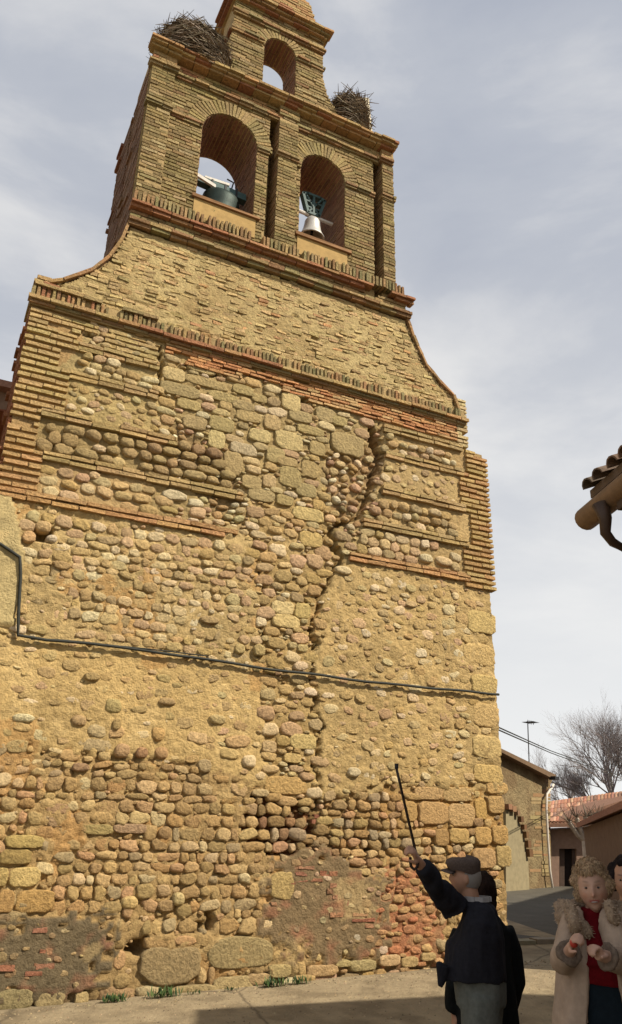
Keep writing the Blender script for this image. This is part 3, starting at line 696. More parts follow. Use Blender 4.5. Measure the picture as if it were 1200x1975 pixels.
# ------------------------------------------------------------------ hand-set blocks (traced centres and sizes)
def block(px, py, wpx, hpx, c, h=.03, w0=.0, n=6, jit=.025, flat=1.0, kind='stone_block', rot=0.0, k=16):
    sx = -.0*px
    u, z = P(px, py); a = abs(P(px+wpx/2, py)[0]-P(px-wpx/2, py)[0])/2; b = abs(P(px, py+hpx/2)[1]-P(px, py-hpx/2)[1])/2
    take(u, z, a*.98, b*.98, rot, force=True)
    lump(kind, u, z, a, b, h, vary(c, RNG, .07, .03), w0=w0, n=n, jit=jit, flat=flat, k=k, rot=rot, embed=.08)
GR, GY, LT, PK = pc(180, 158, 104), pc(172, 152, 104), pc(210, 186, 126), pc(204, 174, 122)
for b_ in [ # upper centre limestone blocks
    (336, 722, 44, 26, LT), (390, 708, 60, 24, GR), (348, 752, 76, 24, GY), (398, 738, 84, 17, GR), (364, 780, 46, 20, GR), (430, 765, 56, 18, GR),
    (376, 815, 46, 26, GY), (428, 818, 48, 28, GR), (470, 752, 42, 18, GR), (470, 782, 44, 18, GY), (500, 768, 30, 16, GR), (562, 775, 36, 34, LT), (480, 803, 48, 22, GR), (526, 815, 32, 28, PK),
    (418, 848, 34, 34, LT), (470, 866, 52, 22, pc(210, 190, 150)), (532, 878, 36, 28, GR), (502, 840, 42, 26, LT), (558, 850, 52, 36, LT), (450, 893, 36, 44, GR), (555, 890, 40, 18, GR),
    (580, 803, 44, 22, GY), (600, 830, 54, 16, GR), (628, 800, 38, 28, GY), (672, 857, 62, 40, pc(180, 160, 106)), (560, 920, 42, 40, GR), (486, 930, 40, 26, GR), (520, 928, 26, 24, PK), (612, 865, 30, 26, GR), (505, 955, 52, 24, GY), (598, 905, 34, 32, pc(180, 154, 102)),
    (655, 812, 30, 18, GR), (590, 945, 40, 26, GY), (550, 965, 34, 20, GR),
    # lower middle
    (595, 992, 60, 26, pc(216, 190, 122)), (600, 1040, 44, 30, pc(206, 176, 110)), (546, 1172, 44, 26, pc(232, 208, 144)), (552, 1198, 52, 26, pc(222, 194, 128)), (584, 1178, 30, 30, pc(206, 180, 112)), (584, 1250, 20, 14, LT), (585, 1430, 52, 30, pc(220, 190, 122)), (565, 1462, 34, 18, pc(214, 184, 118)), (552, 1515, 80, 34, pc(204, 168, 102)), (520, 1440, 28, 22, PK),
    # right edge blocks under the quoin
    (930, 1200, 52, 44, pc(216, 184, 118)), (925, 1262, 60, 40, pc(218, 186, 118)), (935, 1320, 50, 36, pc(214, 182, 116)), (938, 1380, 50, 44, pc(220, 188, 122)), (940, 1440, 54, 44, pc(224, 192, 124)), (942, 1492, 56, 34, pc(214, 178, 110)),
    # ashlars low on the right
    (828, 1530, 54, 24, pc(200, 166, 114)), (882, 1532, 56, 28, pc(208, 176, 118)), (838, 1568, 58, 44, pc(196, 162, 108)), (892, 1572, 52, 46, pc(204, 172, 116)), (790, 1565, 30, 40, pc(200, 158, 98)), (886, 1612, 38, 28, pc(208, 172, 110)), (852, 1615, 26, 34, pc(176, 140, 88)),
    (928, 1560, 22, 40, pc(210, 170, 98)), (958, 1552, 30, 34, pc(204, 166, 108)), (932, 1612, 32, 36, pc(204, 162, 100)), (965, 1610, 30, 36, pc(208, 170, 104)), (935, 1655, 44, 40, pc(198, 164, 112)), (972, 1652, 30, 40, pc(196, 168, 112)),
    (960, 1520, 40, 22, pc(214, 172, 104)), (905, 1498, 20, 14, PK),
    # big stones low on the left
    (48, 1623, 72, 26, pc(200, 176, 100)), (30, 1653, 62, 30, pc(150, 128, 70)), (48, 1692, 60, 38, pc(214, 190, 118)), (4, 1692, 24, 36, pc(200, 172, 104)), (68, 1738, 74, 46, pc(190, 150, 86)), (12, 1738, 32, 44, pc(182, 142, 82)),
    (545, 1708, 46, 54, pc(204, 174, 108)), (330, 1862, 112, 76, pc(146, 128, 90)), (466, 1838, 130, 60, pc(158, 142, 98)), (372, 1916, 90, 32, pc(176, 156, 104)), (450, 1900, 80, 34, pc(190, 168, 112)), (26, 1928, 76, 40, pc(170, 150, 100)), (95, 1928, 60, 30, pc(176, 156, 104)), (158, 1926, 26, 26, pc(190, 168, 110)),
    (540, 1872, 44, 26, pc(176, 156, 104)), (622, 1872, 60, 22, pc(206, 168, 118)), (700, 1862, 50, 22, pc(200, 182, 124)), (752, 1852, 40, 22, pc(222, 192, 138)), (790, 1855, 34, 20, pc(196, 176, 118)), (588, 1888, 40, 16, pc(196, 166, 108)), (500, 1888, 40, 22, pc(190, 160, 110)), (662, 1858, 28, 14, pc(190, 168, 110)), (826, 1845, 28, 16, pc(196, 170, 112)),
    (110, 1585, 34, 20, pc(170, 140, 104)), (190, 1600, 58, 20, pc(170, 150, 92)), (252, 1598, 66, 18, pc(176, 144, 112)), (113, 1560, 44, 20, pc(170, 136, 100)),
    ]:
    px, py, w, h, c = b_
    big = w > 100
    block(px, py, w, h, c, h=(.022 if big else .036) if py > 1600 else .024, w0=(-.012 if big else -.02 if py > 1500 else -.014), jit=.03 if not big else .085, n=(7 if px > 740 else 5) if not big else 3.0, k=16 if not big else 26)
# memorable single cobbles
for (px, py, w, h, c) in [(158, 772, 20, 14, pc(236, 216, 160)), (137, 786, 22, 14, pc(230, 204, 164)), (45, 1385, 44, 18, pc(228, 222, 176)), (682, 1489, 24, 20, pc(238, 222, 176)), (481, 1468, 28, 26, pc(232, 210, 166)), (250, 1741, 34, 26, pc(236, 204, 130)),
        (100, 1040, 22, 16, pc(230, 214, 184)), (84, 1016, 34, 22, pc(222, 182, 128)), (56, 1036, 28, 24, pc(206, 158, 112)), (345, 1734, 24, 26, pc(226, 204, 140)), (178, 1305, 32, 18, pc(140, 118, 78)), (218, 1362, 34, 30, pc(160, 150, 98)), (322, 1353, 34, 16, pc(148, 120, 88)), (152, 1390, 32, 22, pc(160, 128, 96)), (225, 1397, 18, 24, pc(146, 124, 80)),
        (236, 1448, 30, 30, pc(160, 124, 96)), (274, 1452, 24, 22, pc(168, 122, 90)), (311, 1452, 26, 24, pc(166, 120, 86)), (155, 1480, 34, 18, pc(146, 112, 88)), (420, 1388, 34, 20, pc(178, 158, 112)), (404, 1196, 38, 16, pc(156, 132, 92)), (290, 1134, 32, 22, pc(166, 138, 96)), (462, 1252, 20, 22, pc(182, 160, 104)), (500, 1254, 24, 24, pc(176, 154, 100)),
        (856, 1083, 32, 18, pc(232, 202, 150)), (822, 1077, 26, 18, pc(220, 208, 164)), (662, 1100, 34, 16, pc(232, 208, 160)), (105, 845, 26, 28, pc(160, 132, 86)), (135, 850, 34, 30, pc(158, 130, 86)), (98, 826, 22, 18, pc(160, 134, 88)), (192, 866, 28, 14, pc(228, 200, 160)), (228, 892, 28, 18, pc(222, 196, 132)), (182, 918, 24, 16, pc(232, 200, 152))]:
    block(px, py, w, h, c, h=.05, w0=-.012, n=2.5, jit=.05, flat=0, kind='cobblestone', k=14)

# ------------------------------------------------------------------ fills
PAL = dict(
    warm=[pc(206, 174, 116), pc(190, 156, 104), pc(216, 188, 134), pc(176, 146, 98), pc(184, 148, 114), pc(230, 208, 160), pc(184, 152, 92), pc(210, 172, 134), pc(162, 142, 104), pc(236, 218, 176), pc(196, 178, 128)],
    low=[pc(212, 178, 130), pc(228, 204, 152), pc(166, 150, 114), pc(202, 156, 112), pc(198, 166, 108), pc(184, 150, 96), pc(202, 170, 112), pc(160, 128, 84), pc(172, 136, 94), pc(210, 180, 122), pc(156, 132, 84), pc(184, 142, 88), pc(166, 138, 94)],
    dark=[pc(160, 134, 92), pc(168, 140, 96), pc(176, 150, 100), pc(156, 134, 88), pc(170, 136, 98), pc(186, 160, 110)],
    red=[pc(190, 116, 78), pc(194, 134, 88), pc(180, 126, 86), pc(196, 160, 104), pc(196, 164, 110), pc(206, 176, 116)])
def course(z0, z1, ua, ub, ok, hh, ww, h, w0, pal, rng=RNG, n=2.5, jit=.08, p=1.0, kind='cobblestone', wob=.05, flat=0.0, lim=.2):
    z = z0
    while z < z1:
        rh = rng.uniform(*hh); u = ua+rng.uniform(-.1, .1)
        while u < ub:
            w = rng.uniform(*ww)*(1.3 if rng.random() < .12 else 1)
            zc = z+rh/2+wob*ns(u*.7, z*.7, 2)+rng.uniform(-.012, .012); uc = u+w/2
            a, b = w/2*rng.uniform(.9, 1.05), rh/2*rng.uniform(.8, 1.12)
            if rng.random() < p and zat(uc, zc) in ok and take(uc, zc, a*.9, b*.9, lim=lim):
                lump(kind, uc, zc, a, b, h*rng.uniform(.6, 1.25), vary(rng.choice(PAL[pal]), rng, .16, .05), w0=w0+rng.uniform(-.008, .008), n=rng.uniform(2.4, n+1.4), rot=rng.uniform(-.2, .2), jit=jit*rng.uniform(.6, 1.4), flat=flat)
            u += w
        z += rh
def scatter(zn, N, amin, amax, asp, h, w0, pal, rng=RNG, n=2.4, jit=.1, kind='cobblestone', rot=.5, lim=.04, k=12):
    poly = np.argwhere(ZMAP == ZN[zn]['id'])
    if not len(poly): return
    for t in range(N):
        i, j = poly[rng.randrange(len(poly))]
        a = amin+(amax-amin)*(1-t/N)*rng.uniform(.7, 1.1); b = a*rng.uniform(*asp)
        u, z = U0+RS*(j+.5), Z0+RS*(i+.5); ro = rng.uniform(-rot, rot)
        if take(u, z, a*1.04, b*1.04, ro, lim=lim):
            lump(kind, u, z, a, b, h*rng.uniform(.6, 1.3), vary(rng.choice(PAL[pal]), rng, .18, .06), w0=w0, n=n, rot=ro, jit=jit, k=k)
# laced boxes high on the left and right: prominent cobbles in two or three rows
course(6.68, 7.02, .72, 2.02, ('box1',), (.10, .125), (.13, .2), .06, -.02, 'warm', n=2.4)
scatter('box2', 300, .03, .08, (.5, .8), .025, -.004, 'warm')
course(5.57, 6.0, .66, 2.9, ('box3', 'centre', 'rubL'), (.125, .15), (.15, .24), .075, -.025, 'dark', n=2.5)
course(5.03, 5.45, .76, 3.2, ('box4',), (.12, .15), (.14, .24), .045, -.015, 'warm')
scatter('topstrip', 120, .04, .09, (.4, .7), .03, -.004, 'warm')
course(6.69, 7.04, 5.3, 6.8, ('boxR',), (.10, .13), (.12, .2), .06, -.02, 'warm')
scatter('boxRp', 160, .03, .085, (.5, .9), .022, -.004, 'warm')
course(5.53, 5.98, 5.0, 6.8, ('boxR', 'centre'), (.10, .14), (.12, .22), .07, -.025, 'warm')
course(5.03, 5.44, 4.9, 6.8, ('boxR', 'centre'), (.11, .15), (.12, .24), .04, -.012, 'warm')
scatter('rubR', 900, .028, .085, (.5, .85), .055, -.06, 'warm', rot=.6)
scatter('rubL', 700, .022, .075, (.45, .8), .045, -.045, 'warm', rot=.4)
scatter('centre', 2600, .022, .15, (.35, .65), .034, -.022, 'warm', n=4, rot=.08, kind='rubble_stone', lim=.12)
scatter('midcol', 2200, .02, .13, (.4, .75), .034, -.022, 'warm', n=3.6, rot=.15, kind='rubble_stone', lim=.12)
# ochre cobble band
course(4.2, 4.95, .3, 3.4, ('leftmid',), (.08, .145), (.09, .22), .032, -.014, 'warm', jit=.15, n=2.8)
course(3.45, 4.2, .3, 3.9, ('leftmid',), (.08, .14), (.09, .22), .022, -.013, 'warm', jit=.15, p=.85, n=2.8)
scatter('leftmid', 900, .025, .07, (.5, .8), .022, -.012, 'warm', rot=.3)
# plastered band with sparse flush stones
scatter('plaster', 120, .05, .12, (.4, .75), .010, -.003, 'dark', rot=.15, lim=.0, n=2.8)
course(2.05, 2.5, -.5, 3.4, ('plaster',), (.12, .15), (.14, .3), .03, -.004, 'low', p=.55)
scatter('plaster', 420, .02, .09, (.35, .7), .010, -.006, 'warm', rot=.25, n=3)
scatter('right', 900, .025, .11, (.35, .75), .014, -.006, 'warm', rot=.3, lim=.06, n=3)
course(4.2, 4.75, 5.2, 6.7, ('right',), (.10, .14), (.11, .2), .03, -.006, 'warm', p=.75, jit=.1)
# deep-jointed courses of river cobbles to the ground
course(.75, 2.35, -1.4, 4.2, ('low', 'midcol', 'dirt', 'lowR'), (.075, .14), (.08, .23), .036, -.032, 'low', n=3.4, jit=.15)
course(.12, .75, -1.4, 6.4, ('low',), (.08, .16), (.09, .24), .042, -.036, 'low', n=3.2, jit=.15)
course(.7, 2.0, 3.4, 6.9, ('low', 'lowR', 'ashR'), (.075, .13), (.08, .21), .036, -.034, 'low', n=3.4, jit=.15)
course(.0, .14, -1.4, 7.0, ('base',), (.13, .15), (.16, .4), .06, -.05, 'warm', n=3.6)
scatter('low', 2600, .016, .055, (.45, .9), .036, -.044, 'low', lim=.15, n=2.8)
scatter('lowR', 300, .02, .045, (.5, .9), .045, -.06, 'low')
scatter('dirt', 240, .02, .06, (.5, .9), .05, -.10, 'low')
scatter('ashR', 260, .02, .06, (.4, .9), .03, -.03, 'low')
scatter('red', 500, .03, .085, (.35, .6), .03, -.02, 'red', n=4, rot=.15, kind='rubble_stone')
scatter('cem2', 60, .02, .07, (.4, .8), .014, .004, 'warm', rot=.3)
scatter('cem1', 40, .02, .07, (.4, .8), .014, .004, 'low', rot=.3)
# scraps of red brick showing through the cement
for (px, py, n_, wd, ht) in [(72, 1806, 4, 60, 50), (25, 1860, 3, 40, 30), (85, 1872, 3, 44, 30), (620, 1690, 8, 90, 40), (655, 1740, 6, 80, 60), (700, 1770, 4, 40, 60), (515, 1752, 6, 30, 26), (572, 1855, 5, 24, 30), (790, 1700, 14, 60, 60), (825, 1745, 16, 60, 60), (770, 1800, 7, 50, 50), (610, 1590, 8, 14, 60), (240, 1640, 4, 30, 20), (600, 1700, 6, 60, 30)]:
    for i in range(n_):
        u, z = P(px+RNG.uniform(-wd, wd)/2, py+RNG.uniform(-ht, ht)/2)
        zz = zat(u, z); w0 = ZN[zz]['off'] if zz else 0
        L, H = RNG.uniform(.05, .2), RNG.uniform(.03, .05)
        z = round(z/.06)*.06
        if take(u, z, L/2, H/2, lim=.3): brick(u-L/2, u+L/2, z-H/2, z+H/2, w0-.06, w0+RNG.uniform(.0, .012), vary(RNG.choice([pc(174, 118, 86), pc(172, 124, 90), pc(166, 110, 82), pc(180, 134, 94)]), RNG, .15), 'brick_scrap', .008)

# ------------------------------------------------------------------ mortar sheet with relief
SG = .028
def build_sheet():
    nu, nz_ = int((7.2+1.55)/SG)+1, int((9.18)/SG)+1
    idx = -np.ones((nz_, nu), int); V, C = [], []
    zcol = {nm: zd['m'] for nm, zd in ZN.items()}
    for i in range(nz_):
        z = -.06+i*SG
        if z < 4.95: lo, hi = -1.55, (7.06 if z < 1.6 else 7.10)
        elif z < 7.08: lo, hi = .345, 7.13
        elif z < 7.5: lo, hi = .36, 6.80
        elif z < 7.72: continue
        else: lo, hi = interp(LC, z)+.03, interp(RC, z)-.03
        for j in range(nu):
            u = -1.55+j*SG
            if not lo-SG/2 <= u <= hi+SG/2: continue
            u = min(max(u, lo), hi)
            if z > 7.5:
                w = -.004+.012*fbm(u*2.2, z*2.2, 3)+.012*ns(u*16, z*16, 1)
                if fbm(u*3.5, z*11, 12, 3) > .30: w -= .06
                c = pc(202, 178, 120); c = mixc(c, pc(170, 142, 90), max(0, min(1, .5+1.3*fbm(u*1.3, z*1.3, 7)-.2)))
            else:
                nm = zat(u, z) or 'leftmid'
                zd = ZN[nm]; k = 3.0
                w = zd['off']+(.055*max(-.3, fbm(u*1.1, z*1.5, 51)) if nm == 'low' else 0)+zd['rough']*(1.6*fbm(u*k, z*k, 2)+1.1*ns(u*17, z*17, 5))-cut_depth(u, z)
                c = zd['m']; t = fbm(u*1.1, z*1.1, 3)
                c = mixc(c, tuple(x*.78 for x in c), max(0, min(1, .3+1.5*t)))
                if fbm(u*1.7, z*1.7, 31) > .2: c = mixc(c, pc(228, 196, 132), .35)
                if nm in ('low', 'plaster', 'leftmid') and fbm(u*.8, z*.8, 40) > .12: c = mixc(c, pc(206, 150, 84), .4)
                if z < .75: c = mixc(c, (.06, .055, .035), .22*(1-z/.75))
                if nm in ('cem1', 'cem2'): c = mixc(c, pc(176, 112, 82), .5*max(0, min(1, (fbm(u*3.4, z*4.6, 21, 5)-.08)*5)))
                if nm == 'red' and fbm(u*3.4, z*5, 23) > .0: c = mixc(c, pc(190, 118, 80), .5)
            if z < 0.05: w = max(w, -.03)
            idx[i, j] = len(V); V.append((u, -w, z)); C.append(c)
    Fc = []
    for i in range(nz_-1):
        for j in range(nu-1):
            q = (idx[i, j], idx[i, j+1], idx[i+1, j+1], idx[i+1, j])
            if min(q) >= 0: Fc.append(tuple(int(x) for x in q))
    V = [(a-3.6, b, c_) for a, b, c_ in V]
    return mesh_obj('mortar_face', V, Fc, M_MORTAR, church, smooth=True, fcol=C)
build_sheet()

# ------------------------------------------------------------------ emit the masonry pieces
LIMIT = 300
def emit(parent, off):
    for kind, L in PIECES.items():
        L.sort(key=lambda t: -t[0])
        head = [t for t in L[:LIMIT] if t[0] > 70]; tail = L[len(head):]
        for (ar, v, f, c, sm) in head:
            mesh_obj(kind, [(p[0]-off[0], p[1]-off[1], p[2]-off[2]) for p in v], f, M_MASON, parent, smooth=sm, fcol=c)
        if tail:
            mb = MB(); sm = tail[0][4]
            for t in tail: mb.add(t[1], t[2], t[3])
            o = mb.build({'brick': 'brickwork', 'cobblestone': 'cobble_facing', 'rubble_stone': 'rubble_facing', 'stone_block': 'block_facing', 'arch_brick': 'arch_brickwork', 'reveal_brick': 'reveal_brickwork', 'cornice_brick': 'cornice_brickwork', 'edge_brick': 'edge_brickwork', 'coping_brick': 'coping_brickwork', 'brick_scrap': 'brick_scrap_facing'}[kind], M_MASON, parent, smooth=sm, kind='stuff')
emit(church, (3.6, 0, 0))
print('pieces', {k: len(v) for k, v in PIECES.items()})
# ------------------------------------------------------------------ stork nests
def nest(name, cx, cz, cy, rx, rz, ry, n, label, seed, extra=None):
    rg = random.Random(seed)
    t = empty(name, (cx, cy, cz-rz*.5), label, 'nest', 'stork nests on the bell wall')
    m = MB()
    prof = [(.95, -.5), (1.0, -.2), (.9, .15), (.7, .38), (.35, .47), (0.02, .45)]
    V, Fc, k = [], [], 18
    for (r_, h) in prof:
        for q in range(k):
            a = 2*PI*q/k; e = 1+.12*math.sin(3*a+seed)+.08*math.sin(5*a)
            V.append((cx+rx*.82*r_*e*math.cos(a), cy+ry*.82*r_*e*math.sin(a), cz+rz*h*.9+.03*math.sin(2*a+1)))
    for i in range(len(prof)-1):
        for q in range(k): Fc.append((i*k+q, i*k+(q+1) % k, (i+1)*k+(q+1) % k, (i+1)*k+q))
    m.add(V, Fc, (.10, .075, .045)); m.build('nest_lining', M_TWIG, t)
    m = MB()
    for i in range(n):
        a = rg.uniform(0, 2*PI); h = rg.uniform(-.5, .48); r_ = (1.0 if h < .1 else math.sqrt(max(0, 1-((h-.1)/.42)**2))*1.0)*rg.uniform(.8, 1.03)
        p = Vector((cx+rx*r_*math.cos(a), cy+ry*r_*math.sin(a), cz+rz*h))
        tn = Vector((-math.sin(a)*rx, math.cos(a)*ry, 0)).normalized(); rd = Vector((math.cos(a), math.sin(a), 0))
        d = (tn*rg.choice((-1, 1))+rd*rg.uniform(-.35, .28)+Vector((0, 0, rg.uniform(-.45, .45)))).normalized()
        L = rg.uniform(.10, .36) if rg.random() < .90 else rg.uniform(.3, .5)
        mid = p+d*L*.5+Vector((0, 0, rg.uniform(-.03, .03)))
        c = vary(rg.choice([(.20, .16, .11), (.13, .10, .07), (.28, .24, .18), (.09, .07, .05), (.17, .12, .07)]), rg, .2)
        m.tube([p-d*L*.1, mid, p+d*L*.9], [rg.uniform(.006, .012), .008, .003], 3, c, cap=False)
    o = m.build('nest_sticks', M_TWIG, t); o['kind'] = 'stuff'
    return t
pL, pR = onwall(377, 97, .16), onwall(673, 226, .16)
nest('stork_nest', pL.x, pL.z-.14, .16, .58, .80, .44, 2400, 'wide stick nest on the left shoulder of the bell wall', 3)
nest('stork_nest', pR.x, pR.z-.06, .18, .34, .86, .34, 1300, 'narrow tall stick nest on the right shoulder beside a pale stone', 5)
m = MB(); q = onwall(704, 222, .10)
V = [(q.x-.07, .0, q.z-.50), (q.x+.09, .0, q.z-.50), (q.x+.09, .22, q.z-.50), (q.x-.07, .22, q.z-.50), (q.x-.05, .04, q.z+.34), (q.x+.05, .04, q.z+.38), (q.x+.05, .18, q.z+.38), (q.x-.05, .18, q.z+.34)]
m.add(V, [(3, 2, 1, 0), (4, 5, 6, 7), (0, 1, 5, 4), (1, 2, 6, 5), (2, 3, 7, 6), (3, 0, 4, 7)], pc(240, 226, 190))
o = m.build('corner_pinnacle', M_PLAIN, church)

# ------------------------------------------------------------------ bells
def bell(cen, r, h, tilt, mat, label, yoke):
    t = empty('bell', cen, label, 'bell')
    R = Matrix.Rotation(tilt[0], 3, 'X') @ Matrix.Rotation(tilt[1], 3, 'Y')
    prof = [(0.0, 0.0), (.30*r, 0), (.50*r, -.03*h), (.58*r, -.12*h), (.62*r, -.35*h), (.70*r, -.6*h), (.84*r, -.82*h), (1.0*r, -.97*h), (1.0*r, -h), (.92*r, -h), (.78*r, -.85*h), (.6*r, -.55*h), (.5*r, -.15*h), (.0, -.08*h)]
    m = MB(); m.lathe(cen, prof, 32, (.4, .4, .4), R.to_4x4()); m.build('bell_body', mat, t, smooth=True)
    m = MB(); m.tube([Vector(cen)+R @ Vector((0, 0, -.1*h)), Vector(cen)+R @ Vector((0, 0, -.95*h))], .02, 6)
    m.lathe(Vector(cen)+R @ Vector((0, 0, -.98*h)), [(0, .06), (.05, .03), (.055, -.01), (.03, -.05), (0, -.06)], 12); m.build('clapper', M_IRON, t)
    yoke(t, cen, R)
    return t
def yoke_trap(t, c, R):      # tall trapezoid headstock with strap ironwork
    c = Vector(c)
    m = MB(); w0, w1, h0, h1 = .10, .20, .10, .46
    poly = [(-w0, h0), (w0, h0), (w1, h1), (w1*.6, h1+.03), (-w1*.6, h1+.03), (-w1, h1)]
    fr = .035
    def bar(a, b, th=.022, y=.05):
        a3, b3 = c+Vector((a[0], 0, a[1])), c+Vector((b[0], 0, b[1])); d = (b3-a3).normalized(); n_ = Vector((-d.z, 0, d.x))
        m.obox((a3+b3)/2, d*((b3-a3).length/2+.01), n_*th, Vector((0, y, 0)))
    for a, b in zip(poly, poly[1:]+poly[:1]): bar(a, b)
    bar((-w0, h0), (w1*.7, h1), .014, .04); bar((w0, h0), (-w1*.7, h1), .014, .04); bar((0, h0), (0, h1), .018, .045)
    for z_ in (.22, .34): bar((-.14, z_), (.14, z_), .013, .04)
    m.build('bell_yoke', M_TEAL, t)
    m = MB(); m.tube([c+Vector((-.62, 0, .10)), c+Vector((.60, 0, .06))], .03, 8); m.build('axle', M_WHITEW, t)
    m = MB()
    for s in (-.06, .06): m.box((c.x+s-.012, c.y-.03, c.z-.05), (c.x+s+.012, c.y+.03, c.z+.2))
    m.build('iron_strap', M_IRON, t)
def yoke_beam(t, c, R):
    c = Vector(c)
    m = MB(); m.obox(c+Vector((-.02, 0, .10)), Vector((.46, 0, -.03)), Vector((0, .06, 0)), Vector((0, 0, .06))); m.build('bell_yoke', M_TEAL, t)
    m = MB(); m.obox(c+Vector((-.12, -.02, .20)), Vector((.20, 0, .012)), Vector((0, .04, 0)), Vector((0, 0, .022)))
    m.obox(c+Vector((-.32, -.12, .05)), Vector((.16, 0, -.05)), Vector((0, .02, 0)), Vector((0, 0, .03))); m.build('whitewashed_board', M_WHITEW, t)
    m = MB(); m.tube([c+Vector((-.50, -.02, .12)), c+Vector((.55, 0, .02))], .022, 8)
    m.tube([c+Vector((.12, 0, .12)), c+Vector((.16, 0, .34)), c+Vector((.05, 0, .36))], .012, 6); m.build('axle', M_IRON, t)
    m = MB()
    for s in (-.2, .02, .2): m.obox(c+Vector((s, -.065, .05)), Vector((.015, 0, 0)), Vector((0, .006, 0)), Vector((0, 0, .13)))
    m.build('iron_strap', M_IRON, t)
bR = onwall(603, 425, .42); bell((bR.x, .42, bR.z), .22, .40, (0, .04), M_SILVER, 'small pale grey bell under a trapezoid yoke in the right arch', yoke_trap)
bL = onwall(430, 372, .40); bell((bL.x, .40, bL.z-.06), .50, .60, (.30, .10), M_BRONZE, 'big dark green bell tipped under a beam in the left arch', yoke_beam)

# ------------------------------------------------------------------ cables
def cable(name, pts, r, label, cat, k=6, bumps=0):
    m = MB(); out = []
    for a, b in zip(pts, pts[1:]):
        a, b = Vector(a), Vector(b); n = max(2, int((b-a).length/.12))
        for i in range(n): out.append(a.lerp(b, i/n))
    out.append(Vector(pts[-1]))
    if bumps: out = [p+Vector((0, -abs(bumps*ns(p.x*2, p.z*2, 6))*1.2, bumps*ns(p.x*1.7, p.z, 2))) for p in out]
    m.tube(out, r, k); o = m.build(name, M_CABLE, None, smooth=True); tag(o, label, cat); return o
W3 = lambda px, py, y=-.045: (lambda p: (p.x, y, p.z))(onwall(px, py, y))
cable('facade_cable', [W3(-60, 1020), W3(0, 1050), W3(38, 1076), W3(40, 1110), W3(36, 1180), W3(35, 1224), W3(90, 1236), W3(180, 1243), W3(330, 1262), W3(400, 1273), W3(500, 1288), W3(600, 1301), W3(690, 1311), W3(760, 1320), W3(850, 1328), W3(962, 1340)], .017, 'black electric cable dropping and running across the whole church wall', 'cable', bumps=.02)
cable('facade_wire', [W3(60, 1233), W3(130, 1238), W3(200, 1246), W3(330, 1256), W3(400, 1268)], .007, 'thin loose wire hanging beside the thick cable on the wall', 'wire', bumps=.03)
# a thin whitish run-off streak line of lime on the plaster above the pointing stick
# ------------------------------------------------------------------ people
SCR = bpy.data.scenes.new('scratch')
def remesh(o, vox, smooth_it=2):
    md = o.modifiers.new('r', 'REMESH'); md.mode = 'VOXEL'; md.voxel_size = vox; md.use_smooth_shade = True
    ms = o.modifiers.new('s', 'SMOOTH'); ms.iterations = smooth_it; ms.factor = .6
    par = o.parent; o.parent = None; col.objects.unlink(o); SCR.collection.objects.link(o)
    with bpy.context.temp_override(scene=SCR, view_layer=SCR.view_layers[0]):
        dg = bpy.context.evaluated_depsgraph_get()
        me = bpy.data.meshes.new_from_object(o.evaluated_get(dg), depsgraph=dg)
    SCR.collection.objects.unlink(o); col.objects.link(o); o.parent = par
    old = o.data; o.modifiers.clear(); o.data = me; me.name = o.name
    me.polygons.foreach_set('use_smooth', [True]*len(me.polygons)); return o
def paint(o, fn):
    me = o.data
    if 'Col' in me.color_attributes: me.color_attributes.remove(me.color_attributes['Col'])
    ca = me.color_attributes.new('Col', 'FLOAT_COLOR', 'POINT')
    ca.data.foreach_set('color', np.array([(*fn(v.co), 1) for v in me.vertices], dtype=np.float32).ravel())
M_SKIN = new_mat('skin', attr=True, rough=.6, noise_amt=.06, noise_scale=40, bump=.1, bump_scale=200)
def cloth(name, c, amt=.18, sc=30, bump=.5): return new_mat(name, c, rough=.95, noise_amt=amt, noise_scale=sc, bump=bump, bump_scale=160, bump_dist=.004, spec=.1)
def ell(mb, c, r, seg=16, rng_=12, c_=(.5, .5, .5), M=None):
    V, Fc = [], []
    for i in range(rng_+1):
        ph = PI*i/rng_
        for q in range(seg):
            p = Vector((r[0]*math.sin(ph)*math.cos(2*PI*q/seg), r[1]*math.sin(ph)*math.sin(2*PI*q/seg), r[2]*math.cos(ph)))
            if M: p = M @ p
            V.append(Vector(c)+p)
    for i in range(rng_):
        for q in range(seg): Fc.append((i*seg+q, i*seg+(q+1) % seg, (i+1)*seg+(q+1) % seg, (i+1)*seg+q))
    mb.add(V, Fc, c_)
def loft(mb, rings, k=28, cap=True, c=(.5, .5, .5), lump_=0.0):
    """rings: (x, y, z, rx, ry); slightly squared ellipses"""
    V, Fc = [], []
    for (x, y, z, rx, ry) in rings:
        for q in range(k):
            a = 2*PI*q/k; n = 2.4; ct, st = math.cos(a), math.sin(a); R = (abs(ct)**n+abs(st)**n)**(-1/n)
            e = 1+lump_*math.sin(7*a+z*3)*(.5+.5*math.sin(z*9))
            V.append((x+rx*R*ct*e, y+ry*R*st*e, z))
    for i in range(len(rings)-1):
        for q in range(k): Fc.append((i*k+q, i*k+(q+1) % k, (i+1)*k+(q+1) % k, (i+1)*k+q))
    if cap: Fc += [tuple(range(k-1, -1, -1)), tuple((len(rings)-1)*k+q for q in range(k))]
    mb.add(V, Fc, c)
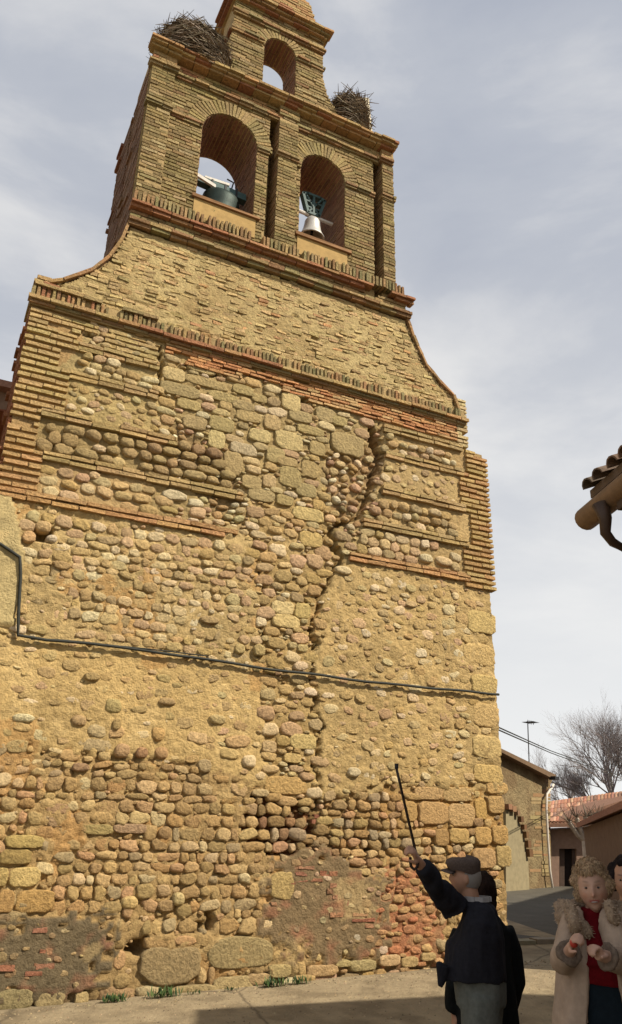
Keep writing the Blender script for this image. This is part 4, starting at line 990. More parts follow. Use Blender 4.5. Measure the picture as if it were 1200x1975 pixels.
def hand(mb, wrist, dirv, palm_n, curl, thumb_side, s=1.0):
    """palm, four unequal bent fingers and a thumb; dirv: wrist to knuckles, palm_n: out of the palm"""
    d = Vector(dirv).normalized(); n = Vector(palm_n); n = (n-d*n.dot(d)).normalized(); side = d.cross(n)*thumb_side
    w = Vector(wrist); kn = w+d*.085*s
    Mh_ = Matrix((side, d, n)).transposed()
    ell(mb, w+d*.048*s, (.040*s, .056*s, .018*s), 16, 10, M=Mh_); ell(mb, w+d*.068*s-n*.003*s, (.041*s, .026*s, .015*s), 14, 8, M=Mh_)
    mb.tube([w-d*.03*s, w+d*.02*s], [.024*s, .025*s], 10)
    for i, (off, L) in enumerate(((.027, .068), (.009, .078), (-.009, .072), (-.027, .056))):
        p = kn+side*off*s; pts = [p-d*.02*s, p]; a = 0
        for seg in (.45, .32, .23):
            a += curl*(.9 if seg > .4 else 1.0); dd = d*math.cos(a)+n*math.sin(a); p = p+dd*L*seg*s; pts.append(p)
        mb.tube(pts, [.0095*s, .0095*s, .009*s, .0085*s, .007*s], 8)
    p = w+side*.03*s+d*.02*s; td = (d*.55+side*.75+n*.35).normalized(); td2 = (d*.8+side*.1+n*.6).normalized()
    mb.tube([p-td*.01, p+td*.03*s, p+td*.03*s+td2*.028*s, p+td*.03*s+td2*.05*s], [.012*s, .0115*s, .010*s, .008*s], 8)
def head_mesh(mb, c, M, s=1.0, ears=True):
    """skull, jaw, brow, nose, lips, ears in head space: +y is the way the face looks"""
    V, Fc, k, n = [], [], 32, 26
    for i in range(n+1):
        ph = PI*i/n; z = math.cos(ph)
        for q in range(k):
            a = 2*PI*q/k; x, y = math.sin(ph)*math.sin(a), math.sin(ph)*math.cos(a)
            X, Y, Z = x*.077, y*.096, z*.118
            if z < 0:
                t = -z; X *= 1-.42*t*t; Y = Y*(1-.22*t) + (.012*t if y > 0 else .030*t)
            if y > .2:
                X *= 1-.05*y
                Y -= .010*math.exp(-((abs(X)-.031)/.014)**2-((Z-.010)/.013)**2)          # eye sockets
                Y += .007*math.exp(-((abs(X)-.028)/.024)**2-((Z-.034)/.010)**2)          # brow
                Y += .030*math.exp(-(X/.011)**2)*(math.exp(-((Z+.026)/.014)**2)+.5*math.exp(-((Z-.0)/.020)**2))*.8   # nose
                Y += .007*math.exp(-(X/.024)**2-((Z+.056)/.010)**2)                        # lips
                Y -= .005*math.exp(-(X/.02)**2-((Z+.072)/.006)**2)
                Y += .008*math.exp(-(X/.022)**2-((Z+.094)/.014)**2)                        # chin
                Y += .004*math.exp(-((abs(X)-.042)/.02)**2-((Z+.03)/.02)**2)               # cheeks
            V.append(Vector(c)+M @ (Vector((X, Y, Z))*s))
    for i in range(n):
        for q in range(k): Fc.append((i*k+q, (i+1)*k+q, (i+1)*k+(q+1) % k, i*k+(q+1) % k))
    mb.add(V, Fc)
    if ears:
        for sx in (-1, 1): ell(mb, Vector(c)+M @ (Vector((sx*.077, -.008, -.004))*s), (.009*s, .018*s, .031*s), 10, 8, M=M)
def facing(az):   # local +y looks towards azimuth az (0 = along +y world, positive to +x); local x is the person's right
    return Matrix.Rotation(-az, 3, 'Z')
def face_colour(c, M, s, skin, lips, brow, blush=.25):
    Mi = M.inverted()
    def f(p):
        q = Mi @ (Vector(p)-Vector(c))/s
        col_ = skin
        if abs(q.x) < .09 and abs(q.z) < .13 and q.y > .02:
            t = math.exp(-(q.x/.026)**4-((q.z+.057-5*q.x*q.x)/.0075)**2)
            col_ = mixc(col_, lips, min(1, 1.2*t))
            col_ = mixc(col_, (skin[0]*.98, skin[1]*.70, skin[2]*.62), blush*(math.exp(-((abs(q.x)-.042)/.018)**2-((q.z+.03)/.018)**2)+.8*math.exp(-(q.x/.014)**2-((q.z+.024)/.012)**2)))
            col_ = mixc(col_, brow, .8*math.exp(-((abs(q.x)-.030)/.016)**4-((q.z-.034-.004*abs(q.x)/.03)/.0045)**2))
        return col_
    return f
def eyes(t, c, M, s, iris=(.05, .035, .02)):
    for sx in (-1, 1):
        m = MB(); ell(m, Vector(c)+M @ (Vector((sx*.0305, .0765, .010))*s), (.0110*s, .0105*s, .0048*s), 12, 8, (.28, .24, .20), M)
        ell(m, Vector(c)+M @ (Vector((sx*.0305, .0845, .0095))*s), (.0060*s, .005*s, .0058*s), 10, 6, iris, M)
        m.build('eye', M_SKIN, t, smooth=True)
def finish(mb, name, mat, t, vox, sm=2, fn=None, wrinkle=0.0, wsc=9):
    o = mb.build(name, mat, t); remesh(o, vox, sm)
    if wrinkle:
        me = o.data; nv = len(me.vertices); co = np.empty(nv*3, np.float32); no = np.empty(nv*3, np.float32)
        me.vertices.foreach_get('co', co); me.vertex_normals.foreach_get('vector', no); co = co.reshape(-1, 3); no = no.reshape(-1, 3)
        ks = np.array([fbm(p[0]*wsc, p[1]*wsc, p[2]*wsc*.55, 3) for p in co.tolist()], np.float32)
        co += no*(wrinkle*ks)[:, None]; me.vertices.foreach_set('co', co.ravel()); me.update()
    if fn:
        off = OFFS[o.name]; paint(o, lambda p: fn(Vector(p)+off))
    return o
def gz(p): return ground_z(p[0], p[1])
SKIN1, SKIN2 = (.40, .22, .14), (.46, .28, .20)

# --- man with the flat cap who points with his walking stick
mp_ = at(903, 1690, 5.6); mx_, my_ = mp_.x, mp_.y; g0 = gz((mx_, my_))
EYE = mp_.z; Mf = facing(math.radians(-48)); Mh = facing(math.radians(-56)) @ Matrix.Rotation(math.radians(8), 3, 'X')
man = empty('person', (mx_, my_, g0), 'man in grey flat cap and black coat pointing a stick at the wall', 'person')
def L2W(M, o, p): q = M @ Vector(p); return Vector((o[0]+q.x, o[1]+q.y, p[2]))
ho = L2W(Mf, (mx_, my_), (0, .02, EYE-.01)); ho.z = EYE-.012
tc_ = L2W(Mf, (mx_, my_), (0.0, -.05, 0))          # torso axis
def T(p): q = Mf @ Vector((p[0], p[1], 0)); return Vector((tc_.x+q.x, tc_.y+q.y, p[2]))
zs = EYE-.225       # shoulder height
handp = at(806, 1660, 5.15); elb = at(842, 1712, 5.35); shl = at(872, 1742, 5.5)
b = MB(); head_mesh(b, ho, Mh, .93)
b.tube([T((0, .02, zs-.04)), ho+Vector((0, 0, -.06))+Mh @ Vector((0, -.02, 0))], [.062, .056], 14)
def lrings(M, o, R): return [(*(lambda q: (o.x+q.x, o.y+q.y))(M @ Vector((x, y, 0))), z, rx, ry) for (x, y, z, rx, ry) in R]
def rloft(mb, M, o, R, **k):
    """loft whose ellipses are turned with the body"""
    sub = MB(); loft(sub, [(x, y, z, rx, ry) for (x, y, z, rx, ry) in R], **k)
    mb.add([(lambda q: (o.x+q.x, o.y+q.y, v[2]))(M @ Vector((v[0], v[1], 0))) for v in sub.v], sub.f)
rloft(b, Mf, tc_, [(0, 0, g0+.80, .16, .12), (0, 0, g0+1.0, .15, .12), (0, 0, zs-.1, .18, .11), (0, 0, zs, .12, .08)])
for sx in (-1, 1): b.tube([T((sx*.09, 0, g0+.85)), T((sx*.10, .01, g0+.45)), T((sx*.10, -.01, g0+.07))], [.085, .06, .045], 12)
b.tube([shl, elb, handp], [.05, .042, .028], 12)
hd = (handp-elb).normalized()
hand(b, handp, (hd+Vector((0, 0, .25))).normalized(), Vector((-.6, .5, -.25)), 1.0, 1, .95)
b.tube([T((.20, 0, zs-.05)), T((.25, -.02, zs-.3)), T((.24, .05, zs-.52))], [.05, .042, .03], 12)
hand(b, T((.24, .05, zs-.53)), Vector((0, .1, -1)), Mf @ Vector((-1, 0, 0)), .35, 1, .95)
finish(b, 'body', M_SKIN, man, .0068, 1, face_colour(ho, Mh, .93, SKIN1, (.30, .11, .09), (.16, .13, .11), .35))
eyes(man, ho, Mh, .93)
m = MB()    # grey hair under the cap
ell(m, ho+Mh @ Vector((0, -.020, .011)), (.075, .083, .093), 20, 14, (.24, .22, .20), Mh)
o = m.build('hair', M_SKIN, man, smooth=True)
bmh = bmesh.new(); bmh.from_mesh(o.data)
Mi = Mh.inverted(); off = OFFS[o.name]
bmesh.ops.delete(bmh, geom=[v for v in bmh.verts if (lambda q: q.y > .035 or q.z < -.055 or q.z > .1)(Mi @ (v.co+off-ho))], context='VERTS'); bmh.to_mesh(o.data); bmh.free()
m = MB()    # flat cap: crown puffed over a short peak
cpo = ho+Mh @ Vector((0, .008, .073))
V, Fc, k = [], [], 28
for (r1, zz, fy) in ((.088, -.038, .0), (.095, -.02, .004), (.102, .008, .012), (.099, .026, .012), (.080, .042, .006), (.045, .050, 0), (.0, .052, 0)):
    for q in range(k):
        a = 2*PI*q/k; V.append(cpo+Mh @ Vector((r1*.93*math.sin(a), r1*1.10*math.cos(a)+fy, zz+.012*math.cos(a)*(1 if zz > 0 else 0)*-1+.005*math.sin(4*a))))
for i in range(6):
    for q in range(k): Fc.append((i*k+q, (i+1)*k+q, (i+1)*k+(q+1) % k, i*k+(q+1) % k))
m.add(V, Fc); capm = cloth('grey_tweed', (.095, .070, .058), .35, 120); cp = m.build('flat_cap', capm, man, smooth=True)
m = MB(); V = []
for (r1, zz) in ((.080, -.030), (.122, -.046), (.125, -.052), (.080, -.042)):
    for q in range(13):
        a = math.radians(-58+116*q/12); V.append(cpo+Mh @ Vector((r1*.80*math.sin(a), r1*1.13*math.cos(a)+.008, zz-.012*abs(math.sin(a)))))
m.add(V, [(i*13+q, i*13+q+1, ((i+1) % 4)*13+q+1, ((i+1) % 4)*13+q) for i in range(4) for q in range(12)]); m.build('peak', capm, cp, smooth=True)
blk = cloth('black_wool', (.018, .018, .023), .25, 40)
m = MB()
rloft(m, Mf, tc_, [(0, .045, g0+.93, .215, .19), (0, .035, g0+.97, .215, .188), (0, .03, g0+1.02, .215, .185), (0, .02, g0+1.12, .215, .175), (0, .0, zs-.12, .215, .155), (0, -.01, zs-.03, .20, .125), (0, -.01, zs+.04, .14, .105), (0, .005, zs+.085, .082, .085)], lump_=.02)
m.tube([shl+Vector((.03, 0, -.03)), shl, elb, elb.lerp(handp, .45), elb.lerp(handp, .80)], [.092, .082, .064, .058, .052], 16)
m.tube([T((.19, 0, zs-.02)), T((.25, -.01, zs-.16)), T((.27, -.02, zs-.32)), T((.25, .05, zs-.50))], [.09, .085, .07, .06], 16)
fr = at(850, 1903, 5.45); m.tube([at(858, 1860, 5.45), fr], [.05, .012], 8)
ct_ = finish(m, 'coat', blk, man, .011, 2, None, .035, 9)
m = MB()
for i in range(10):
    a = math.radians(-150+300*i/9); a2 = math.radians(-150+300*(i+.99)/9)
    pts = [T((.085*math.sin(x), .085*math.cos(x)-.0, 0)) for x in (a, a2)]
    m.obox(Vector(((pts[0].x+pts[1].x)/2, (pts[0].y+pts[1].y)/2, zs+.098)), (Vector((pts[1].x-pts[0].x, pts[1].y-pts[0].y, 0)))*.5, Mf @ Vector((math.sin(a)*.006, math.cos(a)*.006, 0)), Vector((0, 0, .014)))
m.build('shirt_collar', cloth('pale_shirt', (.34, .33, .33)), man)
m = MB()
for sx in (-1, 1): m.tube([T((sx*.09, 0, g0+.86)), T((sx*.105, .01, g0+.66)), T((sx*.11, .02, g0+.45)), T((sx*.11, -.01, g0+.25)), T((sx*.11, -.01, g0+.06))], [.12, .115, .10, .09, .085], 16)
rloft(m, Mf, tc_, [(0, .01, g0+.80, .19, .15), (0, .015, g0+.95, .19, .16), (0, .015, g0+1.06, .185, .155)])
finish(m, 'trousers', cloth('grey_green_wool', (.11, .115, .10), .25), man, .012, 2, None, .02, 9)
for sx in (-1, 1):
    m = MB(); ell(m, T((sx*.11, .06, g0+.045)), (.05, .14, .05), 16, 10, M=Mf); m.build('shoe', cloth('black_leather', (.015, .013, .012), .1, 20, .1), man, smooth=True)
# the stick he holds: a crook-handled cane, held near the crook
stick = MB()
tip, low = at(765, 1483, 5.02), at(803, 1648, 5.13)
pts = [tip.lerp(low, i/6) for i in range(7)]
for (px, py) in ((806, 1662), (805, 1672), (799, 1677), (793, 1671), (791, 1660), (792, 1653)): pts.append(at(px, py, 5.12))
stick.tube(pts, [.008]+[.0085]*5+[.009]*7, 8)
o = stick.build('walking_stick', new_mat('dark_varnished_wood', (.025, .014, .009), rough=.4, noise_amt=.3), None, smooth=True); tag(o, 'dark walking stick with a crook handle raised in the old man\'s hand', 'walking stick')
m = MB(); m.lathe(tip, [(0, .0), (.011, .0), (.012, .03), (0, .032)], 10); f_ = m.build('rubber_tip', M_IRON, None); f_.parent = o

# --- person behind him, dark hair and black coat, seen from the back
p2 = at(927, 1720, 6.15); g2 = gz(p2); M2 = facing(math.radians(12)); o2 = Vector((p2.x, p2.y, 0))
per2 = empty('person', (p2.x, p2.y, g2), 'dark-haired person in long black coat with back turned behind the capped man', 'person')
h2 = Vector((p2.x, p2.y, p2.z)); z2 = p2.z-.21
b = MB(); head_mesh(b, h2, M2, .98)
b.tube([Vector((p2.x, p2.y, z2)), h2+Vector((0, 0, -.05))], [.055, .052], 14)
rloft(b, M2, o2, [(0, 0, g2+.8, .16, .12), (0, 0, z2-.1, .17, .11), (0, 0, z2, .12, .08)])
def T2(p): q = M2 @ Vector((p[0], p[1], 0)); return Vector((o2.x+q.x, o2.y+q.y, p[2]))
for sx in (-1, 1):
    b.tube([T2((sx*.09, 0, g2+.85)), T2((sx*.09, 0, g2+.07))], [.08, .045], 12)
    b.tube([T2((sx*.16, 0, z2-.05)), T2((sx*.215, .0, z2-.3)), T2((sx*.20, .08, z2-.52))], [.045, .04, .03], 12)
    hand(b, T2((sx*.20, .08, z2-.53)), Vector((0, 0, -1)), M2 @ Vector((-sx, 0, 0)), .4, 1, .9)
finish(b, 'body', M_SKIN, per2, .008, 1, lambda p: SKIN1)
m = MB(); ell(m, h2+M2 @ Vector((0, -.02, .012)), (.100, .112, .125), 20, 16, M=M2); ell(m, h2+M2 @ Vector((0, -.045, -.075)), (.088, .075, .10), 16, 12, M=M2)
finish(m, 'hair', cloth('dark_brown_hair', (.02, .011, .008), .4, 90, 1.0), per2, .009, 1, None, .02, 30)
HAIR2 = bpy.context.scene.collection.objects[-1] if False else per2.children[-1]
m = MB()
rloft(m, M2, o2, [(0, 0, g2+.30, .22, .18), (0, 0, g2+.6, .205, .17), (0, 0, g2+.95, .19, .15), (0, 0, z2-.15, .195, .14), (0, 0, z2-.02, .175, .12), (0, 0, z2+.04, .12, .10), (0, 0, z2+.08, .08, .08)], lump_=.03)
for sx in (-1, 1): m.tube([T2((sx*.15, 0, z2-.03)), T2((sx*.205, 0, z2-.16)), T2((sx*.225, .0, z2-.34)), T2((sx*.20, .08, z2-.50))], [.075, .072, .064, .058], 16)
finish(m, 'coat', cloth('black_quilted_cloth', (.010, .011, .011), .3, 30), per2, .012, 2, None, .022, 7)
for sx in (-1, 1):
    m = MB(); ell(m, T2((sx*.09, .05, g2+.045)), (.05, .13, .05), 14, 10, M=M2); m.build('shoe', M_IRON, per2, smooth=True)

# --- smiling woman with fair hair in an open beige coat
p3 = at(1143, 1710, 4.75); g3 = gz(p3); M3 = facing(math.radians(222)); M3h = facing(math.radians(226)) @ Matrix.Rotation(math.radians(4), 3, 'Y'); 
wom = empty('person', (p3.x, p3.y, g3), 'smiling fair-haired woman in open beige fur-collared coat over red sweater', 'person')
h3 = Vector((p3.x, p3.y, p3.z-.01)); z3 = p3.z-.20
Mfw = M3
bk = M3 @ Vector((0, -.05, 0)); o3 = Vector((p3.x+bk.x, p3.y+bk.y, 0))
def T3(p): q = M3 @ Vector((p[0], p[1], 0)); return Vector((o3.x+q.x, o3.y+q.y, p[2]))
dR, dL = 3.70, 3.68
hR, hL = at(1104, 1826, 4.45), at(1152, 1840, 4.42)
eR, eL = at(1088, 1856, 4.62), at(1202, 1856, 4.56)
sR, sL = at(1108, 1780, 4.75), at(1184, 1780, 4.70)
b = MB(); head_mesh(b, h3, M3h, .97)
b.tube([T3((0, .02, z3-.02)), h3+M3h @ Vector((0, -.02, -.05))], [.055, .048], 14)
rloft(b, M3, o3, [(0, 0, g3+.8, .16, .12), (0, 0, g3+1.0, .14, .11), (0, .02, z3-.12, .16, .12), (0, 0, z3, .12, .08)])
for sx in (-1, 1): b.tube([T3((sx*.09, 0, g3+.85)), T3((sx*.09, 0, g3+.07))], [.085, .042], 12)
b.tube([sR, eR, hR], [.045, .04, .026], 12); b.tube([sL, eL, hL], [.045, .04, .026], 12)
vR, vL = (hR-eR).normalized(), (hL-eL).normalized()
toc = (Vector((CAM.x, CAM.y, hR.z))-hR).normalized()
hand(b, hR-vR*.02, (vR+Vector((0, 0, .35))).normalized(), (toc*.55+_r0*.8+Vector((0, 0, -.2))), .85, -1, .86); hand(b, hL-vL*.05, (vL+Vector((0, 0, .45))).normalized(), (toc*.5-_r0*.8+Vector((0, 0, -.2))), 1.05, 1, .86)
finish(b, 'body', M_SKIN, wom, .006, 1, face_colour(h3, M3h, .97, SKIN2, (.30, .05, .045), (.20, .13, .08), .55))
eyes(wom, h3, M3h, .97, (.04, .03, .025))
m = MB(); ell(m, h3+M3h @ Vector((0, .0850, -.0570)), (.017, .0055, .0028), 12, 6, (.46, .41, .36), M3h); m.build('teeth', M_SKIN, wom, smooth=True)
m = MB()     # wavy hair: many lobes round the skull, face left free
rg = random.Random(4)
for i in range(210):
    a = rg.uniform(0, 2*PI); el_ = rg.uniform(-.9, 1.45)
    d = Vector((math.sin(a)*math.cos(el_), math.cos(a)*math.cos(el_), math.sin(el_)))
    if d.y > .30 and d.z < .62: continue
    if d.z < -.42: continue
    p = Vector((d.x*.078, d.y*.092-.014, d.z*.108+.010))
    if d.y > .0 and abs(d.x) > .6 and d.z < .5: p.x *= 1.06
    r_ = rg.uniform(.013, .028); p = p*rg.uniform(.92, 1.04); ell(m, h3+M3h @ p, (r_, r_, r_*1.15), 8, 6)
for (x, y, z, r_) in ((0, -.03, .02, .085),): ell(m, h3+M3h @ Vector((x, y, z)), (.083, .088, .105), 16, 12, M=M3h)
hairc = cloth('fair_wavy_hair', (.38, .25, .14), .5, 70, 1.0)
HAIRW = finish(m, 'hair', hairc, wom, .007, 4, None, .016, 55)
m = MB(); rloft(m, M3, o3, [(0, .02, g3+1.08, .18, .150), (0, .02, g3+1.12, .18, .155), (0, .02, g3+1.18, .17, .145), (0, .03, z3-.15, .18, .15), (0, .01, z3-.02, .14, .10), (0, .01, z3+.03, .085, .08), (0, .015, z3+.10, .066, .068)])
sw = finish(m, 'sweater', cloth('dark_red_wool', (.12, .005, .008), .25, 50), wom, .009, 2, None, .014, 10)
m = MB(); rloft(m, M3, o3, [(0, .02, g3+.35, .17, .13), (0, .02, g3+.60, .185, .145), (0, .02, g3+1.10, .172, .14)])
finish(m, 'skirt', cloth('navy_wool', (.010, .016, .022), .2, 40), wom, .012, 2, None, .01, 10)
# coat: an open shell, its front edges apart, with sleeves and cuffs
def coat_shell(mb, M, o, R, half, k=40, th=.018):
    V, Fc = [], []
    for (x, y, z, rx, ry, hf) in R:
        for lay in (0, 1):
            for q in range(k+1):
                a = hf+(2*PI-2*hf)*q/k; n = 2.3; st, ct = math.sin(a), math.cos(a)
                Rr = (abs(ct)**n+abs(st)**n)**(-1/n)*(1+.018*math.sin(9*a+z*2))
                p = M @ Vector((x+(rx-lay*th)*Rr*st, y+(ry-lay*th)*Rr*ct, 0)); V.append((o.x+p.x, o.y+p.y, z))
    n1 = 2*(k+1)
    for i in range(len(R)-1):
        for q in range(k):
            A0, B0 = i*n1+q, (i+1)*n1+q
            Fc.append((A0, A0+1, B0+1, B0)); Fc.append((A0+k+1, B0+k+1, B0+k+2, A0+k+2))
        for e_ in (0, k):
            a0, b0 = i*n1+e_, (i+1)*n1+e_; Fc.append((a0, b0, b0+k+1, a0+k+1))
    for i in (0, len(R)-1):
        for q in range(k): a0 = i*n1+q; Fc.append((a0, a0+k+1, a0+k+2, a0+1))
    mb.add(V, Fc)
m = MB()
coat_shell(m, M3, o3, [(0, .01, g3+.22, .30, .24, .62), (0, .01, g3+.5, .285, .225, .55), (0, .01, g3+.8, .265, .21, .46), (0, .01, g3+1.0, .235, .19, .36), (0, .01, z3-.15, .215, .17, .30), (0, .0, z3-.02, .175, .13, .34), (0, .0, z3+.03, .14, .11, .5)], 0, th=.03)
m.tube([sR.lerp(T3((0, 0, sR.z)), .25), sR, sR.lerp(eR, .5), eR, eR.lerp(hR, .55)], [.08, .075, .068, .062, .058], 16)
m.tube([sL.lerp(T3((0, 0, sL.z)), .25), sL, sL.lerp(eL, .5), eL, eL.lerp(hL, .6)], [.08, .075, .068, .062, .058], 16)
beige = cloth('beige_suede', (.36, .27, .20), .2, 20)
ctw = finish(m, 'coat', beige, wom, .0095, 2, None, .02, 9)
m = MB(); rg = random.Random(9)     # shaggy collar lying on the shoulders
for i in range(34):
    t_ = i/33; a = math.radians(28+304*t_); R_ = .125+.015*math.sin(5*t_); dz_ = .045 if 90 < math.degrees(a) < 270 else -.045*(1-abs(math.sin(a)))*2
    p = T3((R_*1.15*math.sin(a), R_*.95*math.cos(a), z3+.045+dz_)); ell(m, p, (.044, .044, .042), 10, 8)
for (px, py, d_) in ((1102, 1752, 4.68), (1104, 1768, 4.65), (1108, 1784, 4.62), (1178, 1752, 4.62), (1182, 1768, 4.62)): ell(m, at(px, py, d_), (.036, .036, .042), 10, 8)
furb = finish(m, 'collar_base', cloth('beige_fur', (.30, .22, .15), .45, 90, 1.0), ctw, .011, 1, None, .03, 22)
furb.parent = wom; furb.matrix_parent_inverse = Matrix(); furb.name = 'fur_collar'
hb = MB()
offb = OFFS['coat'] if 'coat' in OFFS else Vector((0, 0, 0))
me_ = furb.data
for v in me_.vertices:
    if rg.random() < .5:
        p = v.co.copy(); n_ = v.normal; d_ = (n_+Vector((rg.uniform(-.7, .7), rg.uniform(-.7, .7), rg.uniform(-.9, .3)))).normalized(); s_ = d_.orthogonal()*.0022; L_ = rg.uniform(.008, .020)
        hb.add([p-s_, p+s_, p+d_*L_], [(0, 1, 2)], vary((.34, .25, .17), rg, .25))
fo = mesh_obj('fur_strands', hb.v, hb.f, M_TWIG, furb, smooth=False, kind='stuff', fcol=hb.c)
m = MB()
for (e_, h_) in ((eR, hR), (eL, hL)):
    q0, q1 = e_.lerp(h_, .55), e_.lerp(h_, .66); m.tube([q0, q1], [.062, .060], 16)
finish(m, 'cuff', cloth('dark_cuff_fur', (.16, .12, .09), .4, 60, 1.0), wom, .009, 1, None, .02, 30)
for sx in (-1, 1):
    m = MB(); m.tube([T3((sx*.09, 0, g3+.45)), T3((sx*.09, 0, g3+.06))], [.06, .045], 12); m.build('stocking', M_IRON, wom, smooth=True)
    m = MB(); ell(m, T3((sx*.09, .05, g3+.04)), (.045, .12, .045), 14, 10, M=M3); m.build('shoe', M_IRON, wom, smooth=True)
def strands(hair, cen, n, c, seed, L=(.02, .05)):
    rg = random.Random(seed); vs = [(v.co.copy(), v.normal.copy()) for v in hair.data.vertices]; hb = MB(); off = OFFS[hair.name]; cl = cen-off
    for i in range(n):
        p, n_ = vs[rg.randrange(len(vs))]
        fl = Vector((0, 0, -1)); fl = (fl-n_*fl.dot(n_)); fl = fl.normalized() if fl.length > .1 else n_.orthogonal()
        sw_ = n_.cross(fl)*rg.uniform(-.9, .9); d_ = (fl+sw_+n_*rg.uniform(-.05, .30)).normalized(); s2 = n_.cross(d_).normalized()*.0016; L_ = rg.uniform(*L)
        q = p+n_*.002; mid = q+d_*L_*.5+n_*.005
        hb.add([q-s2, q+s2, mid+s2, mid-s2, q+d_*L_], [(0, 1, 2, 3), (3, 2, 4)], vary(c, rg, .35, .05))
    return mesh_obj('hair_strands', hb.v, hb.f, M_TWIG, hair, smooth=False, kind='stuff', fcol=hb.c)
strands(HAIRW, h3, 9000, (.42, .29, .17), 3, (.010, .026))
# small red thing between her fingers
m = MB(); ell(m, hR+toc*.05+Vector((.012, 0, .02)), (.022, .016, .020), 12, 8, (.45, .05, .03)); o = m.build('red_wrapper', M_SKIN, None, smooth=True); tag(o, 'small crumpled red wrapper held in the fair-haired woman\'s hand', 'wrapper')

# --- someone half out of the picture behind her
p4 = at(1208, 1700, 5.7); g4 = gz(p4); M4 = facing(math.radians(228)); o4 = Vector((p4.x, p4.y, 0)); z4 = p4.z-.235; h4 = Vector((p4.x, p4.y, p4.z))
per4 = empty('person', (p4.x, p4.y, g4), 'dark-haired person in olive coat cut off by the picture edge behind the woman', 'person')
def T4(p): q = M4 @ Vector((p[0], p[1], 0)); return Vector((o4.x+q.x, o4.y+q.y, p[2]))
b = MB(); head_mesh(b, h4, M4, .98); b.tube([Vector((p4.x, p4.y, z4)), h4+Vector((0, 0, -.05))], [.055, .05], 14)
rloft(b, M4, o4, [(0, 0, g4+.8, .16, .12), (0, 0, z4-.1, .17, .11), (0, 0, z4, .12, .08)])
for sx in (-1, 1):
    b.tube([T4((sx*.09, 0, g4+.85)), T4((sx*.09, 0, g4+.07))], [.08, .045], 12)
    b.tube([T4((sx*.19, 0, z4-.05)), T4((sx*.25, .0, z4-.3)), T4((sx*.22, .08, z4-.52))], [.045, .04, .03], 12)
    hand(b, T4((sx*.22, .08, z4-.53)), Vector((0, 0, -1)), M4 @ Vector((-sx, 0, 0)), .4, 1, .9)
finish(b, 'body', M_SKIN, per4, .008, 1, face_colour(h4, M4, .98, SKIN1, (.32, .1, .08), (.05, .035, .03)))
eyes(per4, h4, M4, .98)
m = MB(); rg = random.Random(8)
for i in range(90):
    a = rg.uniform(0, 2*PI); el_ = rg.uniform(-.7, 1.45); d = Vector((math.sin(a)*math.cos(el_), math.cos(a)*math.cos(el_), math.sin(el_)))
    if d.y > .35 and d.z < .6: continue
    r_ = rg.uniform(.02, .03); ell(m, h4+M4 @ Vector((d.x*.085, d.y*.1-.01, d.z*.118+.012)), (r_, r_, r_), 8, 6)
ell(m, h4+M4 @ Vector((0, -.03, .02)), (.083, .088, .105), 16, 12, M=M4)
finish(m, 'hair', cloth('near_black_hair', (.018, .013, .012), .4, 80, 1.0), per4, .008, 1, None, .012, 35)
m = MB(); rloft(m, M4, o4, [(0, 0, g4+.45, .25, .2), (0, 0, g4+.8, .23, .18), (0, 0, z4-.15, .23, .16), (0, 0, z4-.02, .20, .12), (0, 0, z4+.04, .12, .10), (0, 0, z4+.08, .08, .08)], lump_=.03)
for sx in (-1, 1): m.tube([T4((sx*.17, 0, z4-.03)), T4((sx*.25, 0, z4-.16)), T4((sx*.28, .0, z4-.34)), T4((sx*.24, .08, z4-.50))], [.085, .08, .072, .065], 16)
finish(m, 'coat', cloth('olive_loden', (.10, .085, .05), .2, 30), per4, .012, 2, None, .02, 8)
for sx in (-1, 1):
    m = MB(); ell(m, T4((sx*.09, .05, g4+.045)), (.05, .13, .05), 14, 10, M=M4); m.build('shoe', M_IRON, per4, smooth=True)

# ------------------------------------------------------------------ house with the tiled eave at the right edge
M_TILE = new_mat('clay_tile', attr=True, noise_scale=20, noise_amt=.35, bump=.6, bump_scale=60)
EA = math.radians(19.5); ed = Vector((-math.sin(EA), -math.cos(EA), 0)); er = Vector((math.cos(EA), -math.sin(EA), 0))   # along the eave towards us; into the house
e0 = at(1127, 966, 5.26); e0 = Vector((e0.x, e0.y, e0.z))
hs = empty('tiled_eave_house', (e0.x+.5, e0.y, 0), 'brown house with curved tiled eave and wooden gutter beam at right edge', 'house')
LEN, DEP = 15.0, 5.0
def HS(a, i, z): q = e0+ed*a+er*i; return Vector((q.x, q.y, z))
m = MB(); wc = (.16, .11, .07)
def wallpoly(mb, pts, c): mb.add(pts, [tuple(range(len(pts)))], c)
zt = e0.z-.05; rz = e0.z+2.0; zb = -.3
A = [HS(.30, .62, zb), HS(LEN, .62, zb), HS(LEN, .62, zt), HS(.30, .62, zt)]
B = [HS(.30, .62+2*DEP-.6, zb), HS(LEN, .62+2*DEP-.6, zb), HS(LEN, .62+2*DEP-.6, zt), HS(.30, .62+2*DEP-.6, zt)]
R1, R2 = HS(.30, DEP+.3, rz-.1), HS(LEN, DEP+.3, rz-.1)
m.add([*A, *B, R1, R2], [(0, 1, 2, 3), (7, 6, 5, 4), (0, 3, 8, 7, 4), (1, 5, 6, 9, 2), (3, 2, 9, 8), (7, 8, 9, 6)], wc); m.build('wall', M_PLAIN, hs)
m = MB(); th = .06
